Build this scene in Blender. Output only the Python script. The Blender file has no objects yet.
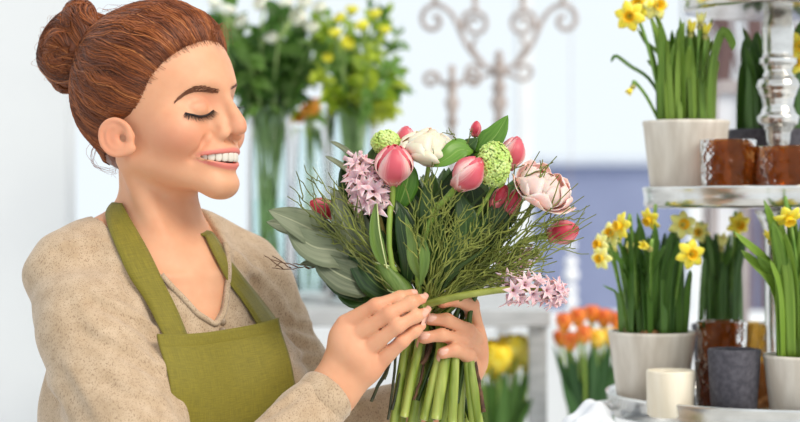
import bpy, math, random
import numpy as np
from mathutils import Vector, Matrix
from mathutils.bvhtree import BVHTree

random.seed(7)
RNG = np.random.default_rng(11)
SC = bpy.context.scene
COL = SC.collection
FPX = 1800.0          # focal length in pixels of the 800 px wide frame
CAMZ = 1.46
PI = math.pi


def P(px, py, d):
    """a place in the shop: picture column / row and distance from the camera, in metres"""
    return np.array([(px - 400.0) * d / FPX, d, CAMZ - (py - 211.0) * d / FPX])


def PV(px, py, d):
    return Vector(P(px, py, d))


def lin(c):
    c = c / 255.0
    return c / 12.92 if c <= 0.04045 else ((c + 0.055) / 1.055) ** 2.4


def rgb(r, g, b):
    return (lin(r), lin(g), lin(b), 1.0)


# ------------------------------------------------------------------ meshes
class MB:
    def __init__(self):
        self.v, self.f, self.uv, self.n = [], [], [], 0
        self.has_uv = False

    def add(self, v, f, uv=None):
        v = np.asarray(v, float).reshape(-1, 3)
        self.v.append(v)
        self.uv.append(np.zeros((len(v), 2)) if uv is None else np.asarray(uv, float).reshape(-1, 2))
        if uv is not None:
            self.has_uv = True
        b = self.n
        self.f.extend([tuple(int(i) + b for i in q) for q in f])
        self.n += len(v)
        return self

    def grid(self, g, uv=None, wrap_u=False, wrap_v=False):
        """g: (n, m, 3) lattice of points"""
        g = np.asarray(g, float)
        n, m = g.shape[:2]
        f = []
        for i in range(n if wrap_u else n - 1):
            for j in range(m if wrap_v else m - 1):
                a, b = i * m + j, ((i + 1) % n) * m + j
                c, d = ((i + 1) % n) * m + (j + 1) % m, i * m + (j + 1) % m
                f.append((a, b, c, d))
        return self.add(g.reshape(-1, 3), f, uv)

    def tube(self, pts, rad, sides=8, cap=True, u=None):
        pts = np.asarray(pts, float)
        n = len(pts)
        rad = np.broadcast_to(np.asarray(rad, float), (n,))
        t = np.gradient(pts, axis=0)
        t /= np.linalg.norm(t, axis=1)[:, None] + 1e-12
        up = np.array([0.0, 0.0, 1.0]) if abs(t[0][2]) < 0.9 else np.array([1.0, 0.0, 0.0])
        x = np.cross(up, t[0]); x /= np.linalg.norm(x)
        ang = np.arange(sides) * 2 * PI / sides
        out, uvs = [], []
        for i in range(n):
            x = x - t[i] * np.dot(x, t[i]); x /= np.linalg.norm(x) + 1e-12
            y = np.cross(t[i], x)
            out.append(pts[i] + rad[i] * (np.cos(ang)[:, None] * x + np.sin(ang)[:, None] * y))
            uvs.append([(i / max(1, n - 1) if u is None else u, a / 6.283) for a in ang])
        b0 = self.n
        self.grid(np.array(out), uvs, wrap_v=True)
        if cap:
            self.f.append(tuple(b0 + k for k in reversed(range(sides))))
            self.f.append(tuple(b0 + (n - 1) * sides + k for k in range(sides)))
        return self

    def lathe(self, prof, c, sides=48, dimple=None, close=False):
        """prof: (r, z) pairs around the vertical axis through c"""
        a = np.arange(sides) * 2 * PI / sides
        g = []
        for (r, z) in prof:
            rr = np.full(sides, max(r, 1e-5))
            if dimple is not None:
                rr = rr + dimple(a, z, r)
            g.append(np.stack([c[0] + rr * np.cos(a), c[1] + rr * np.sin(a), np.full(sides, c[2] + z)], 1))
        return self.grid(np.array(g), None, wrap_v=True, wrap_u=close)

    def box(self, lo, hi):
        x0, y0, z0 = lo; x1, y1, z1 = hi
        v = [(x0, y0, z0), (x1, y0, z0), (x1, y1, z0), (x0, y1, z0), (x0, y0, z1), (x1, y0, z1), (x1, y1, z1), (x0, y1, z1)]
        return self.add(v, [(0, 3, 2, 1), (4, 5, 6, 7), (0, 1, 5, 4), (1, 2, 6, 5), (2, 3, 7, 6), (3, 0, 4, 7)])

    def ball(self, c, r, n=10, m=14, sq=(1, 1, 1)):
        g = []
        for i in range(n + 1):
            th = PI * i / n
            g.append([(c[0] + sq[0] * r * math.sin(th) * math.cos(p), c[1] + sq[1] * r * math.sin(th) * math.sin(p), c[2] + sq[2] * r * math.cos(th)) for p in np.arange(m) * 2 * PI / m])
        return self.grid(np.array(g), None, wrap_v=True)

    def build(self, name, mat, parent=None, smooth=True, origin=None, thick=0.0, sub=0, bevel=0.0, off=0.0):
        v = np.concatenate(self.v) if self.v else np.zeros((0, 3))
        return mesh_obj(name, v, self.f, mat, parent, smooth, origin, thick, sub, bevel,
                        np.concatenate(self.uv) if self.has_uv else None, off)


def mesh_obj(name, v, f, mat, parent=None, smooth=True, origin=None, thick=0.0, sub=0, bevel=0.0, uv=None, off=0.0, attr=None):
    v = np.asarray(v, float)
    if origin is None:
        if parent is not None:
            origin = np.array(WORLD[parent.name])
        else:
            origin = np.array([v[:, 0].mean(), v[:, 1].mean(), v[:, 2].min()])
    origin = np.asarray(origin, float)
    me = bpy.data.meshes.new(name)
    me.from_pydata((v - origin).tolist(), [], f if isinstance(f, list) else f.tolist())
    if uv is not None:
        lay = me.uv_layers.new(name='UVMap')
        li = np.zeros(len(me.loops), np.int32)
        me.loops.foreach_get('vertex_index', li)
        lay.data.foreach_set('uv', np.asarray(uv, float)[li].ravel())
    if attr:
        for k, a in attr.items():
            at = me.attributes.new(k, 'FLOAT', 'POINT')
            at.data.foreach_set('value', np.asarray(a, np.float32))
    if smooth:
        me.polygons.foreach_set('use_smooth', np.ones(len(me.polygons), bool))
    me.materials.append(mat)
    me.validate()
    o = bpy.data.objects.new(name, me)
    COL.objects.link(o)
    if parent is not None:
        o.parent = parent
        o.location = Vector(origin) - WORLD[parent.name]
    else:
        o.location = Vector(origin)
    WORLD[o.name] = Vector(origin)
    if thick:
        m = o.modifiers.new('s', 'SOLIDIFY'); m.thickness = thick; m.offset = off
    if bevel:
        m = o.modifiers.new('b', 'BEVEL'); m.width = bevel; m.segments = 3; m.limit_method = 'ANGLE'
    if sub:
        m = o.modifiers.new('u', 'SUBSURF'); m.levels = sub; m.render_levels = sub
    return o


WORLD = {}


def empty(name, loc):
    o = bpy.data.objects.new(name, None)
    o.empty_display_size = 0.02
    COL.objects.link(o)
    o.location = Vector(loc)
    WORLD[o.name] = Vector(loc)
    return o


def tag(o, label, cat, group=None, kind=None):
    o['label'] = label
    o['category'] = cat
    if group: o['group'] = group
    if kind: o['kind'] = kind
    return o


def structure(o):
    o['kind'] = 'structure'
    return o


def copy_tree(o, parent=None):
    c = o.copy()
    COL.objects.link(c)
    if parent is not None:
        c.parent = parent
    for ch in o.children:
        copy_tree(ch, c)
    return c


# ------------------------------------------------------------------ materials
class NT:
    def __init__(self, name):
        self.m = bpy.data.materials.new(name)
        self.m.use_nodes = True
        self.t = self.m.node_tree
        self.b = self.t.nodes['Principled BSDF']
        self.out = self.t.nodes['Material Output']

    def n(self, kind, **kw):
        nd = self.t.nodes.new(kind)
        for k, v in kw.items():
            if k in nd.inputs: nd.inputs[k].default_value = v
            else: setattr(nd, k, v)
        return nd

    def l(self, a, b):
        self.t.links.new(a, b)

    def set(self, **kw):
        for k, v in kw.items():
            self.b.inputs[k.replace('_', ' ')].default_value = v
        return self

    def coords(self, scale=(1, 1, 1), obj=True):
        tc = self.n('ShaderNodeTexCoord')
        mp = self.n('ShaderNodeMapping'); mp.inputs['Scale'].default_value = scale
        self.l(tc.outputs['Object' if obj else 'UV'], mp.inputs['Vector'])
        return mp.outputs['Vector']

    def ramp(self, fac, stops):
        r = self.n('ShaderNodeValToRGB')
        el = r.color_ramp.elements
        while len(el) < len(stops): el.new(0.5)
        for e, (p, c) in zip(el, stops):
            e.position = p; e.color = c
        self.l(fac, r.inputs['Fac'])
        return r.outputs['Color']

    def mix(self, fac, a, b, mode='MIX'):
        m = self.n('ShaderNodeMix', data_type='RGBA', blend_type=mode)
        for s, x in ((m.inputs[0], fac), (m.inputs[6], a), (m.inputs[7], b)):
            if hasattr(x, 'links'): self.l(x, s)
            else: s.default_value = x
        return m.outputs[2]

    def bump(self, h, strength=0.3, dist=0.002):
        b = self.n('ShaderNodeBump'); b.inputs['Strength'].default_value = strength; b.inputs['Distance'].default_value = dist
        self.l(h, b.inputs['Height']); self.l(b.outputs['Normal'], self.b.inputs['Normal'])
        return b


def noisy(name, c1, c2, scale=40, rough=0.6, stretch=(1, 1, 1), bump=0.15, dist=0.002, detail=4, lo=0.35, hi=0.65, **kw):
    k = NT(name)
    co = k.coords(stretch)
    nz = k.n('ShaderNodeTexNoise'); nz.inputs['Scale'].default_value = scale; nz.inputs['Detail'].default_value = detail
    k.l(co, nz.inputs['Vector'])
    k.l(k.ramp(nz.outputs['Fac'], [(lo, c1), (hi, c2)]), k.b.inputs['Base Color'])
    if bump: k.bump(nz.outputs['Fac'], bump, dist)
    k.set(Roughness=rough, **kw)
    return k.m


def uvpetal(name, mid, edge, base=None, rough=0.45, sss=0.25, vein=0.5, epow=0.55):
    """petal: mid colour with paler rim, by the petal's own UV (u along, v across)"""
    k = NT(name)
    tc = k.n('ShaderNodeTexCoord'); sp = k.n('ShaderNodeSeparateXYZ'); k.l(tc.outputs['UV'], sp.inputs[0])
    ab = k.n('ShaderNodeMath', operation='ABSOLUTE'); k.l(sp.outputs['Y'], ab.inputs[0])
    nz = k.n('ShaderNodeTexNoise'); nz.inputs['Scale'].default_value = 1.0; nz.inputs['Detail'].default_value = 3
    mp = k.n('ShaderNodeMapping'); mp.inputs['Scale'].default_value = (2.0, 14, 1); k.l(tc.outputs['UV'], mp.inputs['Vector']); k.l(mp.outputs[0], nz.inputs['Vector'])
    ad = k.n('ShaderNodeMath', operation='MULTIPLY_ADD'); k.l(nz.outputs['Fac'], ad.inputs[0]); ad.inputs[1].default_value = vein; 
    sb = k.n('ShaderNodeMath', operation='SUBTRACT'); k.l(ab.outputs[0], sb.inputs[0]); sb.inputs[1].default_value = vein * 0.5
    k.l(sb.outputs[0], ad.inputs[2])
    col = k.ramp(ad.outputs[0], [(epow * 0.55, mid), (min(0.98, epow * 1.55), edge)])
    if base is not None:
        f = k.n('ShaderNodeMapRange'); f.inputs['From Min'].default_value = 0.0; f.inputs['From Max'].default_value = 0.3
        f.inputs['To Min'].default_value = 1; f.inputs['To Max'].default_value = 0; k.l(sp.outputs['X'], f.inputs['Value'])
        col = k.mix(f.outputs[0], col, base)
    k.l(col, k.b.inputs['Base Color'])
    k.set(Roughness=rough, Subsurface_Weight=sss, Subsurface_Scale=0.006)
    return k.m


def leafmat(name, c1, c2, rib=None, rough=0.45, trans=0.2, stripes=26):
    k = NT(name)
    tc = k.n('ShaderNodeTexCoord'); sp = k.n('ShaderNodeSeparateXYZ'); k.l(tc.outputs['UV'], sp.inputs[0])
    nz = k.n('ShaderNodeTexNoise'); nz.inputs['Scale'].default_value = 1.0; nz.inputs['Detail'].default_value = 3
    mp = k.n('ShaderNodeMapping'); mp.inputs['Scale'].default_value = (2.5, stripes * 0.3, 1); k.l(tc.outputs['UV'], mp.inputs['Vector']); k.l(mp.outputs[0], nz.inputs['Vector'])
    oi = k.n('ShaderNodeObjectInfo')
    ad = k.n('ShaderNodeMath', operation='MULTIPLY_ADD'); k.l(oi.outputs['Random'], ad.inputs[0]); ad.inputs[1].default_value = 0.35; k.l(nz.outputs['Fac'], ad.inputs[2])
    col = k.ramp(ad.outputs[0], [(0.4, c1), (0.9, c2)])
    if rib is not None:
        ab = k.n('ShaderNodeMath', operation='ABSOLUTE'); k.l(sp.outputs['Y'], ab.inputs[0])
        lt = k.n('ShaderNodeMath', operation='LESS_THAN'); k.l(ab.outputs[0], lt.inputs[0]); lt.inputs[1].default_value = 0.045
        col = k.mix(lt.outputs[0], col, rib)
    k.l(col, k.b.inputs['Base Color'])
    k.set(Roughness=rough)
    if trans:
        tl = k.n('ShaderNodeBsdfTranslucent'); k.l(col, tl.inputs['Color'])
        mx = k.n('ShaderNodeMixShader'); mx.inputs[0].default_value = trans
        k.l(k.b.outputs[0], mx.inputs[1]); k.l(tl.outputs[0], mx.inputs[2]); k.l(mx.outputs[0], k.out.inputs[0])
    return k.m


def plain(name, c, rough=0.5, **kw):
    return noisy(name, tuple(x * 0.93 for x in c[:3]) + (1,), c, 30, rough, bump=0.05, **kw)


def clear_glass(name, tint=(0.9, 0.97, 0.96, 1), gloss=0.12):
    k = NT(name)
    tr = k.n('ShaderNodeBsdfTransparent'); tr.inputs['Color'].default_value = tint
    gl = k.n('ShaderNodeBsdfGlossy'); gl.inputs['Roughness'].default_value = 0.03
    lw = k.n('ShaderNodeLayerWeight'); lw.inputs['Blend'].default_value = gloss
    mx = k.n('ShaderNodeMixShader'); k.l(lw.outputs['Fresnel'], mx.inputs[0]); k.l(tr.outputs[0], mx.inputs[1]); k.l(gl.outputs[0], mx.inputs[2])
    k.l(mx.outputs[0], k.out.inputs[0])
    return k.m


# ------------------------------------------------------------------ implicit surfaces
def smin(a, b, k):
    h = np.clip(0.5 + 0.5 * (b - a) / k, 0, 1)
    return b + (a - b) * h - k * h * (1 - h)


def smax(a, b, k):
    return -smin(-a, -b, k)


def ell(X, c, r):
    q = [(X[i] - c[i]) / r[i] for i in range(3)]
    k0 = np.sqrt(q[0] ** 2 + q[1] ** 2 + q[2] ** 2) + 1e-9
    k1 = np.sqrt((q[0] / r[0]) ** 2 + (q[1] / r[1]) ** 2 + (q[2] / r[2]) ** 2) + 1e-9
    return k0 * (k0 - 1) / k1


def cone(X, a, b, r1, r2):
    a = np.asarray(a, float); b = np.asarray(b, float)
    d = b - a
    L2 = float(d @ d)
    t = np.clip(((X[0] - a[0]) * d[0] + (X[1] - a[1]) * d[1] + (X[2] - a[2]) * d[2]) / L2, 0, 1)
    return np.sqrt((X[0] - a[0] - t * d[0]) ** 2 + (X[1] - a[1] - t * d[1]) ** 2 + (X[2] - a[2] - t * d[2]) ** 2) - (r1 + (r2 - r1) * t)


def gau(X, c, s, A):
    return A * np.exp(-0.5 * (((X[0] - c[0]) / s[0]) ** 2 + ((X[1] - c[1]) / s[1]) ** 2 + ((X[2] - c[2]) / s[2]) ** 2))


class Field:
    def __init__(self, lo, hi, h):
        self.lo = np.asarray(lo, float); self.h = h
        self.n = np.ceil((np.asarray(hi, float) - self.lo) / h).astype(int) + 1
        self.D = np.full(self.n, 0.2, np.float32)
        self.ax = [(self.lo[i] + h * np.arange(self.n[i])).astype(np.float32) for i in range(3)]

    def block(self, lo, hi):
        s = []
        for i in range(3):
            a = int(np.clip(math.floor((lo[i] - self.lo[i]) / self.h), 0, self.n[i])); b = int(np.clip(math.ceil((hi[i] - self.lo[i]) / self.h) + 1, 0, self.n[i]))
            s.append(slice(a, b))
        X = [self.ax[0][s[0]][:, None, None], self.ax[1][s[1]][None, :, None], self.ax[2][s[2]][None, None, :]]
        return tuple(s), X

    def put(self, fn, lo, hi, k):
        s, X = self.block(lo, hi)
        if 0 in self.D[s].shape: return
        self.D[s] = smin(self.D[s], fn(X).astype(np.float32), k)

    def cone(self, a, b, r1, r2, k):
        a = np.asarray(a, float); b = np.asarray(b, float); m = max(r1, r2) + 2 * k + 0.006
        self.put(lambda X: cone(X, a, b, r1, r2), np.minimum(a, b) - m, np.maximum(a, b) + m, k)

    def nets(self):
        D, h = self.D, self.h
        S = D < 0
        c = np.zeros(tuple(n - 1 for n in D.shape), np.uint8)
        sl = [slice(None, -1), slice(1, None)]
        for i in (0, 1):
            for j in (0, 1):
                for k in (0, 1):
                    c += S[sl[i], sl[j], sl[k]]
        act = (c > 0) & (c < 8)
        idx = np.argwhere(act)
        ids = np.full(act.shape, -1, np.int32)
        ids[act] = np.arange(len(idx))
        cor = {}
        for i in (0, 1):
            for j in (0, 1):
                for k in (0, 1):
                    cor[i, j, k] = D[idx[:, 0] + i, idx[:, 1] + j, idx[:, 2] + k].astype(float)
        acc = np.zeros((len(idx), 3)); cnt = np.zeros(len(idx))
        for ax in range(3):
            for p in (0, 1):
                for q in (0, 1):
                    a = [0, 0, 0]; o = [i for i in range(3) if i != ax]
                    a[o[0]] = p; a[o[1]] = q
                    b = list(a); b[ax] = 1
                    va, vb = cor[tuple(a)], cor[tuple(b)]
                    m = (va < 0) != (vb < 0)
                    t = np.where(m, va / np.where(m, va - vb, 1), 0)
                    pt = np.zeros((len(idx), 3)); pt[:, o[0]] = p; pt[:, o[1]] = q; pt[:, ax] = t
                    acc += pt * m[:, None]; cnt += m
        V = self.lo + h * (idx + acc / cnt[:, None])
        faces = []
        for ax in range(3):
            o1, o2 = (ax + 1) % 3, (ax + 2) % 3
            a = [slice(None)] * 3; b = [slice(None)] * 3
            a[ax] = slice(None, -1); b[ax] = slice(1, None)
            cr = S[tuple(a)] != S[tuple(b)]
            e = np.argwhere(cr)
            e = e[(e[:, o1] > 0) & (e[:, o2] > 0) & (e[:, o1] < D.shape[o1] - 1) & (e[:, o2] < D.shape[o2] - 1)]
            inside = S[e[:, 0], e[:, 1], e[:, 2]]
            q = []
            for d1, d2 in ((-1, -1), (0, -1), (0, 0), (-1, 0)):
                c2 = e.copy(); c2[:, o1] += d1; c2[:, o2] += d2
                q.append(ids[c2[:, 0], c2[:, 1], c2[:, 2]])
            q = np.stack(q, 1)
            q[~inside] = q[~inside][:, ::-1]
            faces.append(q)
        F = np.concatenate(faces)
        return V, F[(F >= 0).all(1)]


def relax(V, F, n=1, w=0.5):
    for _ in range(n):
        cen = V[F].mean(1)
        acc = np.zeros_like(V); cnt = np.zeros(len(V))
        for j in range(4):
            np.add.at(acc, F[:, j], cen); np.add.at(cnt, F[:, j], 1)
        V = V * (1 - w) + w * acc / np.maximum(cnt, 1)[:, None]
    return V


def strands(paths, r0, r1=None, sides=3):
    """many thin hairs at once; paths (N, M, 3) -> verts, faces"""
    N, M = paths.shape[:2]
    t = np.gradient(paths, axis=1)
    t /= np.linalg.norm(t, axis=2, keepdims=True) + 1e-12
    ref = np.broadcast_to(np.array([0.31, -0.8, 0.52]), t.shape)
    x = np.cross(ref, t); x /= np.linalg.norm(x, axis=2, keepdims=True) + 1e-12
    y = np.cross(t, x)
    r1 = r0 if r1 is None else r1
    rad = np.linspace(0, 1, M)
    rad = (np.asarray(r0).reshape(-1, 1) * (1 - rad) + np.asarray(r1).reshape(-1, 1) * rad)[..., None]
    rings = [paths + rad * (math.cos(a) * x + math.sin(a) * y) for a in np.arange(sides) * 2 * PI / sides]
    V = np.stack(rings, 2)                      # N M sides 3
    base = np.arange(N * M * sides).reshape(N, M, sides)
    q = []
    for s in range(sides):
        s2 = (s + 1) % sides
        q.append(np.stack([base[:, :-1, s], base[:, 1:, s], base[:, 1:, s2], base[:, :-1, s2]], -1).reshape(-1, 4))
    return V.reshape(-1, 3), np.concatenate(q)


def spline(pts, n):
    """smooth polyline through points (Catmull-Rom)"""
    p = np.asarray(pts, float)
    p = np.concatenate([[2 * p[0] - p[1]], p, [2 * p[-1] - p[-2]]])
    k = len(p) - 3
    out = []
    for s in np.linspace(0, k - 1e-6, n):
        i = int(s); t = s - i
        a, b, c, d = p[i:i + 4]
        out.append(0.5 * (2 * b + (c - a) * t + (2 * a - 5 * b + 4 * c - d) * t * t + (3 * b - a - 3 * c + d) * t ** 3))
    return np.array(out)
# ================================================================== the florist
YAW = math.radians(62)
HF = np.array([math.sin(YAW), -math.cos(YAW), 0.0]); HR = np.array([-math.cos(YAW), -math.sin(YAW), 0.0]); HZ = np.array([0, 0, 1.0])
HS = 1.0157e-3
HO = P(161, 140, 1.93)


def HW(l, f, u):
    return HO + HS * (l * HR + f * HF + u * HZ)


def HL(X):
    """world grids -> head millimetres (sideways to her right, forward, up)"""
    x, y, z = X[0] - HO[0], X[1] - HO[1], X[2] - HO[2]
    return ((x * HR[0] + y * HR[1]) / HS, (x * HF[0] + y * HF[1]) / HS, (z + 0 * x + 0 * y) / HS)


def mouth_c(A):   # middle of the smile opening (up) as a function of |l|
    return -20.5 + 0.8 * np.clip(A / 33, 0, 1.3) ** 2


def mouth_h(A):
    return 5.0 * np.clip(1 - (A / 32.5) ** 2, 0, 1) ** 0.7


def skull(q):
    return ell(q, (0, -4, 54), (71.5, 86.5, 80))


def head_sdf(X):
    L, F, U = HL(X)
    A = np.abs(L)
    q = (A, F, U)
    d = skull(q)
    d = smin(d, ell(q, (0, 27, 8), (59, 50, 64)), 14)                       # face mask
    d = smin(d, ell(q, (0, 56, -14), (31, 35, 32)), 14)                     # tooth arch
    d = smin(d, cone(q, (50, 4, -20), (12, 72, -45), 12, 11.5), 18)           # jaw
    d = smin(d, ell(q, (0, 76, -47), (20, 17, 16)), 12)                     # chin
    d = smin(d, ell(q, (44, 46, 10), (20, 24, 20)), 16)                     # cheek bone
    d = smin(d, cone(q, (0, 74, 51), (0, 97, 17), 6.5, 7.4), 8)
    d = smin(d, cone(q, (6, 71, 40), (9, 82, 12), 7, 8), 8)             # nose bridge
    d = smin(d, ell(q, (0, 96.5, 10.5), (8.8, 9.6, 8.6)), 5)                      # nose tip
    d = smin(d, ell(q, (12, 82, 4.5), (7.0, 12, 8)), 4)                    # nostril wings
    # hollows and swellings
    d = d + gau(q, (28, 78, 36), (12, 13, 10), 8.0)                         # eye socket
    d = d + gau(q, (17, 84, 40), (5, 8, 8), 2.0)
    d = smin(d, ell(q, (27.5, 60.5, 30), (15, 14.5, 12.5)), 3.0)                # lids over the eyeball
    d = d - gau(q, (26, 82, 56), (18, 12, 7), 2.0)                          # brow
    d = d - gau(q, (42, 62, -3), (15, 18, 13), 5.0)                         # smiling cheek
    d = d + gau(q, (0, 92, 0), (3.5, 9, 6), 1.6)                            # philtrum
    d = d + gau(q, (0, 92, -35), (17, 12, 5), 3.0)                          # under the lower lip
    for (a, b) in (((20, 82, 9), (29, 74, -4)), ((29, 74, -4), (36, 65, -22))):   # smile fold
        e = cone(q, a, b, 0, 0)
        d = d + 3.2 * np.exp(-0.5 * (e / 3.0) ** 2)
    d = d + gau(q, (6.5, 88, -1.5), (3.2, 5.0, 2.4), 5.0)
    e = np.minimum(cone(q, (15, 73, 12), (19.5, 76, 5), 0, 0), cone(q, (19.5, 76, 5), (15, 80, -2), 0, 0))
    d = d + 1.8 * np.exp(-0.5 * (e / 1.8) ** 2)            # crease round the nostril wing                       # nostril
    for (a, b) in (((39, 66, 36), (28, 77, 40.5)), ((28, 77, 40.5), (17, 78, 37))):   # fold of the upper lid
        e = cone(q, a, b, 0, 0)
        d = d + 1.6 * np.exp(-0.5 * (e / 1.7) ** 2)
    # lips and the open smile
    mc, mh = mouth_c(A), mouth_h(A)
    front = np.clip((F - 50) / 14, 0, 1) * np.clip((37 - A) / 8, 0, 1)
    tu = 3.0 + 1.8 * np.clip(1 - A / 24, 0, 1)
    d = d - front * 2.2 * np.exp(-0.5 * ((U - (mc + mh + tu * 0.75)) / tu) ** 2)
    tl = 4.2 * np.clip(1 - (A / 32) ** 2, 0.2, 1)
    d = d - front * 3.0 * np.exp(-0.5 * ((U - (mc - mh - tl * 0.8)) / tl) ** 2)
    hole = np.maximum(np.abs(U - mc) - mh, 58 + 0 * F - F)
    hole = np.maximum(hole, A - 32.5)
    d = smax(d, -hole, 1.6)
    # ear: shell, rim, bowl, lobe
    ear = None
    qe = (L, F, U)
    ca, sa = math.cos(0.34), math.sin(0.34)
    for sg in (1, -1):
        l2 = sg * L - 75 - 0.32 * (-(F + 1))
        f2 = ((F + 1) * ca + (U - 0) * sa) / 0.87
        u2 = ((U - 0) * ca - (F + 1) * sa) / 0.87
        rr = np.sqrt((f2 / 19.0) ** 2 + (u2 / 22.5) ** 2) + 1e-6
        disc = np.maximum((rr - 1) * 18, np.abs(l2) - 2.2)
        ring = np.sqrt(((rr - 0.92) * 19) ** 2 + (l2 - 1.5) ** 2) - 2.9
        ring = ring + 3.5 * np.clip((f2 - 6) / 10, 0, 1) * np.clip((4 - u2) / 14, 0, 1)
        e = smin(disc, ring, 2.0)
        e = smin(e, np.sqrt(((f2 - 9) / 1.25) ** 2 + (u2 + 18) ** 2 + (l2 / 0.6) ** 2) - 6.2, 4)       # lobe
        anti = np.sqrt(((np.sqrt(((f2 - 1) / 11.5) ** 2 + ((u2 + 1) / 14.5) ** 2) - 1) * 12) ** 2 + (l2 - 1.5) ** 2) - 2.2
        anti = anti + 4 * np.clip((f2 - 3) / 6, 0, 1)
        e = smin(e, anti, 2.0)
        e = smax(e, -(np.sqrt(((f2 - 6) / 1.0) ** 2 + ((u2 + 3) / 1.35) ** 2 + ((l2 - 5) / 1.1) ** 2) - 6.2), 2.5)
        e = smin(e, np.sqrt((f2 - 15) ** 2 + ((u2 + 3) / 1.5) ** 2 + (l2 + 1) ** 2) - 4.0, 3)      # tragus
        ear = e if ear is None else np.minimum(ear, e)
    d = smin(d, ear, 3.0)
    return d * HS


# ---- torso frame
TYAW = math.radians(42)
TF = np.array([math.sin(TYAW), -math.cos(TYAW), 0.0]); TR = np.array([-math.cos(TYAW), -math.sin(TYAW), 0.0])
TO = P(163, 240, 1.95)


def TW(w, f, u):
    return TO + 1e-3 * (w * TR + f * TF + u * HZ)


def TL(X):
    x, y, z = X[0] - TO[0], X[1] - TO[1], X[2] - TO[2]
    return ((x * TR[0] + y * TR[1]) * 1e3, (x * TF[0] + y * TF[1]) * 1e3, (z + 0 * x + 0 * y) * 1e3)


def torso_sdf(X, g=0.0):
    W, F, U = TL(X)
    q = (np.abs(W), F, U)
    d = ell(q, (0, 8, -170), (132, 92, 190))
    d = smin(d, cone(q, (0, -6, -52), (98, -12, -66), 52, 38), 40)
    d = smin(d, cone(q, (24, -22, 12), (112, -20, -30), 30, 34), 30)        # slope of the shoulder
    d = smin(d, ell(q, (64, 74, -168), (62, 56, 62)), 40)
    d = smin(d, cone(q, (0, 0, -230), (0, 0, -420), 112, 118), 60)
    d = smin(d, ell(q, (0, 2, -500), (160, 112, 150)), 60)
    d = d - gau(q, (62, 66, -36), (42, 22, 5), 3.0)                         # collar bones
    return (d - g) * 1e-3


# ---- arms: joints as places in the shop
SHN, ELN, WRN = P(86, 326, 1.845), P(158, 520, 1.735), P(330, 392, 1.842)
FEN = P(205, 522, 1.74)
SHF, ELF, WRF = P(254, 290, 2.02), P(322, 432, 2.03), P(450, 400, 1.985)

HANDS = {
    'near': dict(wr=P(325, 388, 1.842), wr2=P(340, 400, 1.848),
                 fing=[[(346, 324, 1.838), (376, 306, 1.826), (400, 298, 1.832), (413, 294.5, 1.843)],
                       [(354, 337, 1.833), (389, 314, 1.820), (411, 303, 1.826), (421, 299.5, 1.838)],
                       [(366, 350, 1.832), (397, 326, 1.820), (415, 316, 1.826), (424, 312.5, 1.836)],
                       [(378, 364, 1.836), (402, 341, 1.826), (414, 331, 1.830), (421, 325.5, 1.838)]],
                 rad=[(10, 7.8, 7.2, 6.0), (9.5, 8.0, 7.4, 6.2), (9.5, 8.0, 7.3, 6.1), (9.0, 7.2, 6.5, 5.5)],
                 thumb=[(334, 380, 1.862), (354, 352, 1.884), (378, 330, 1.894), (397, 318, 1.896)]),
    'far': dict(wr=P(452, 396, 1.985), wr2=P(446, 402, 1.985),
                fing=[[(475, 328, 1.925), (471, 305, 1.900), (455, 299, 1.886), (443, 303, 1.880)],
                      [(478, 341, 1.925), (467, 331, 1.893), (446, 320.5, 1.876), (430, 319.5, 1.872)],
                      [(478, 354, 1.925), (462, 340, 1.888), (441, 335, 1.872), (424, 337.5, 1.868)],
                      [(473, 369, 1.925), (468, 355, 1.893), (454, 349.5, 1.876), (443, 353, 1.872)]],
                rad=[(9.5, 8.3, 7.6, 6.6), (9.5, 8.5, 7.8, 6.8), (9.5, 8.4, 7.6, 6.8), (9, 8.0, 7.2, 6.4)],
                thumb=[(450, 385, 1.97), (428, 356, 1.965), (418, 332, 1.955), (420, 316, 1.945)]),
}


GRO = []


def hand(fd, h):
    J = [[P(*j) for j in f] for f in h['fing']]
    th = [P(*j) for j in h['thumb']]
    for i, (f, r) in enumerate(zip(J, h['rad'])):
        fd.cone(h['wr'] * (0.8 - 0.2 * i) + h['wr2'] * (0.2 + 0.2 * i), f[0], 0.017, r[0] * 1e-3, 0.012)
    for a, b in zip(J[:-1], J[1:]):                                           # web of the palm
        fd.cone(a[0] * 0.8 + h['wr'] * 0.2, b[0] * 0.8 + h['wr'] * 0.2, 0.011, 0.011, 0.012)
    for a, b in zip(J[:-1], J[1:]):                                           # creases between the fingers
        g0 = [(a[i] + b[i]) / 2 for i in range(4)]
        g0[0] = g0[0] * 0.35 + g0[1] * 0.65
        pts = np.array(g0); s, X = fd.block(pts.min(0) - 0.02, pts.max(0) + 0.02)
        GRO.append((s, X, g0))
    fd.cone(th[0], th[1], 0.016, 0.012, 0.016)
    for f, r in zip(J, h['rad']):
        pts = np.array([x for x in f]); lo = pts.min(0) - 0.02; hi = pts.max(0) + 0.02

        def fn(X, f=f, r=r):
            d = None
            for i in range(3):
                e = cone(X, f[i], f[i + 1], r[i] * 1e-3 * (0.97 if i else 1), r[i + 1] * 1e-3)
                d = e if d is None else smin(d, e, 0.004)
            for i in (1, 2):                                                  # knuckles
                d = d - 0.0003 * np.exp(-0.5 * (((X[0] - f[i][0]) ** 2 + (X[1] - f[i][1]) ** 2 + (X[2] - f[i][2]) ** 2) / 0.006 ** 2))
            return d
        fd.put(fn, lo, hi, 0.0012)
    for i in (1, 2):
        fd.cone(th[i], th[i + 1], 0.0115 - 0.001 * i, 0.0105 - 0.0015 * i, 0.004)


def forearm(fd, el, wr, r1, r2, k=0.02):
    fd.cone(el, wr, r1, r2, k)


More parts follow.
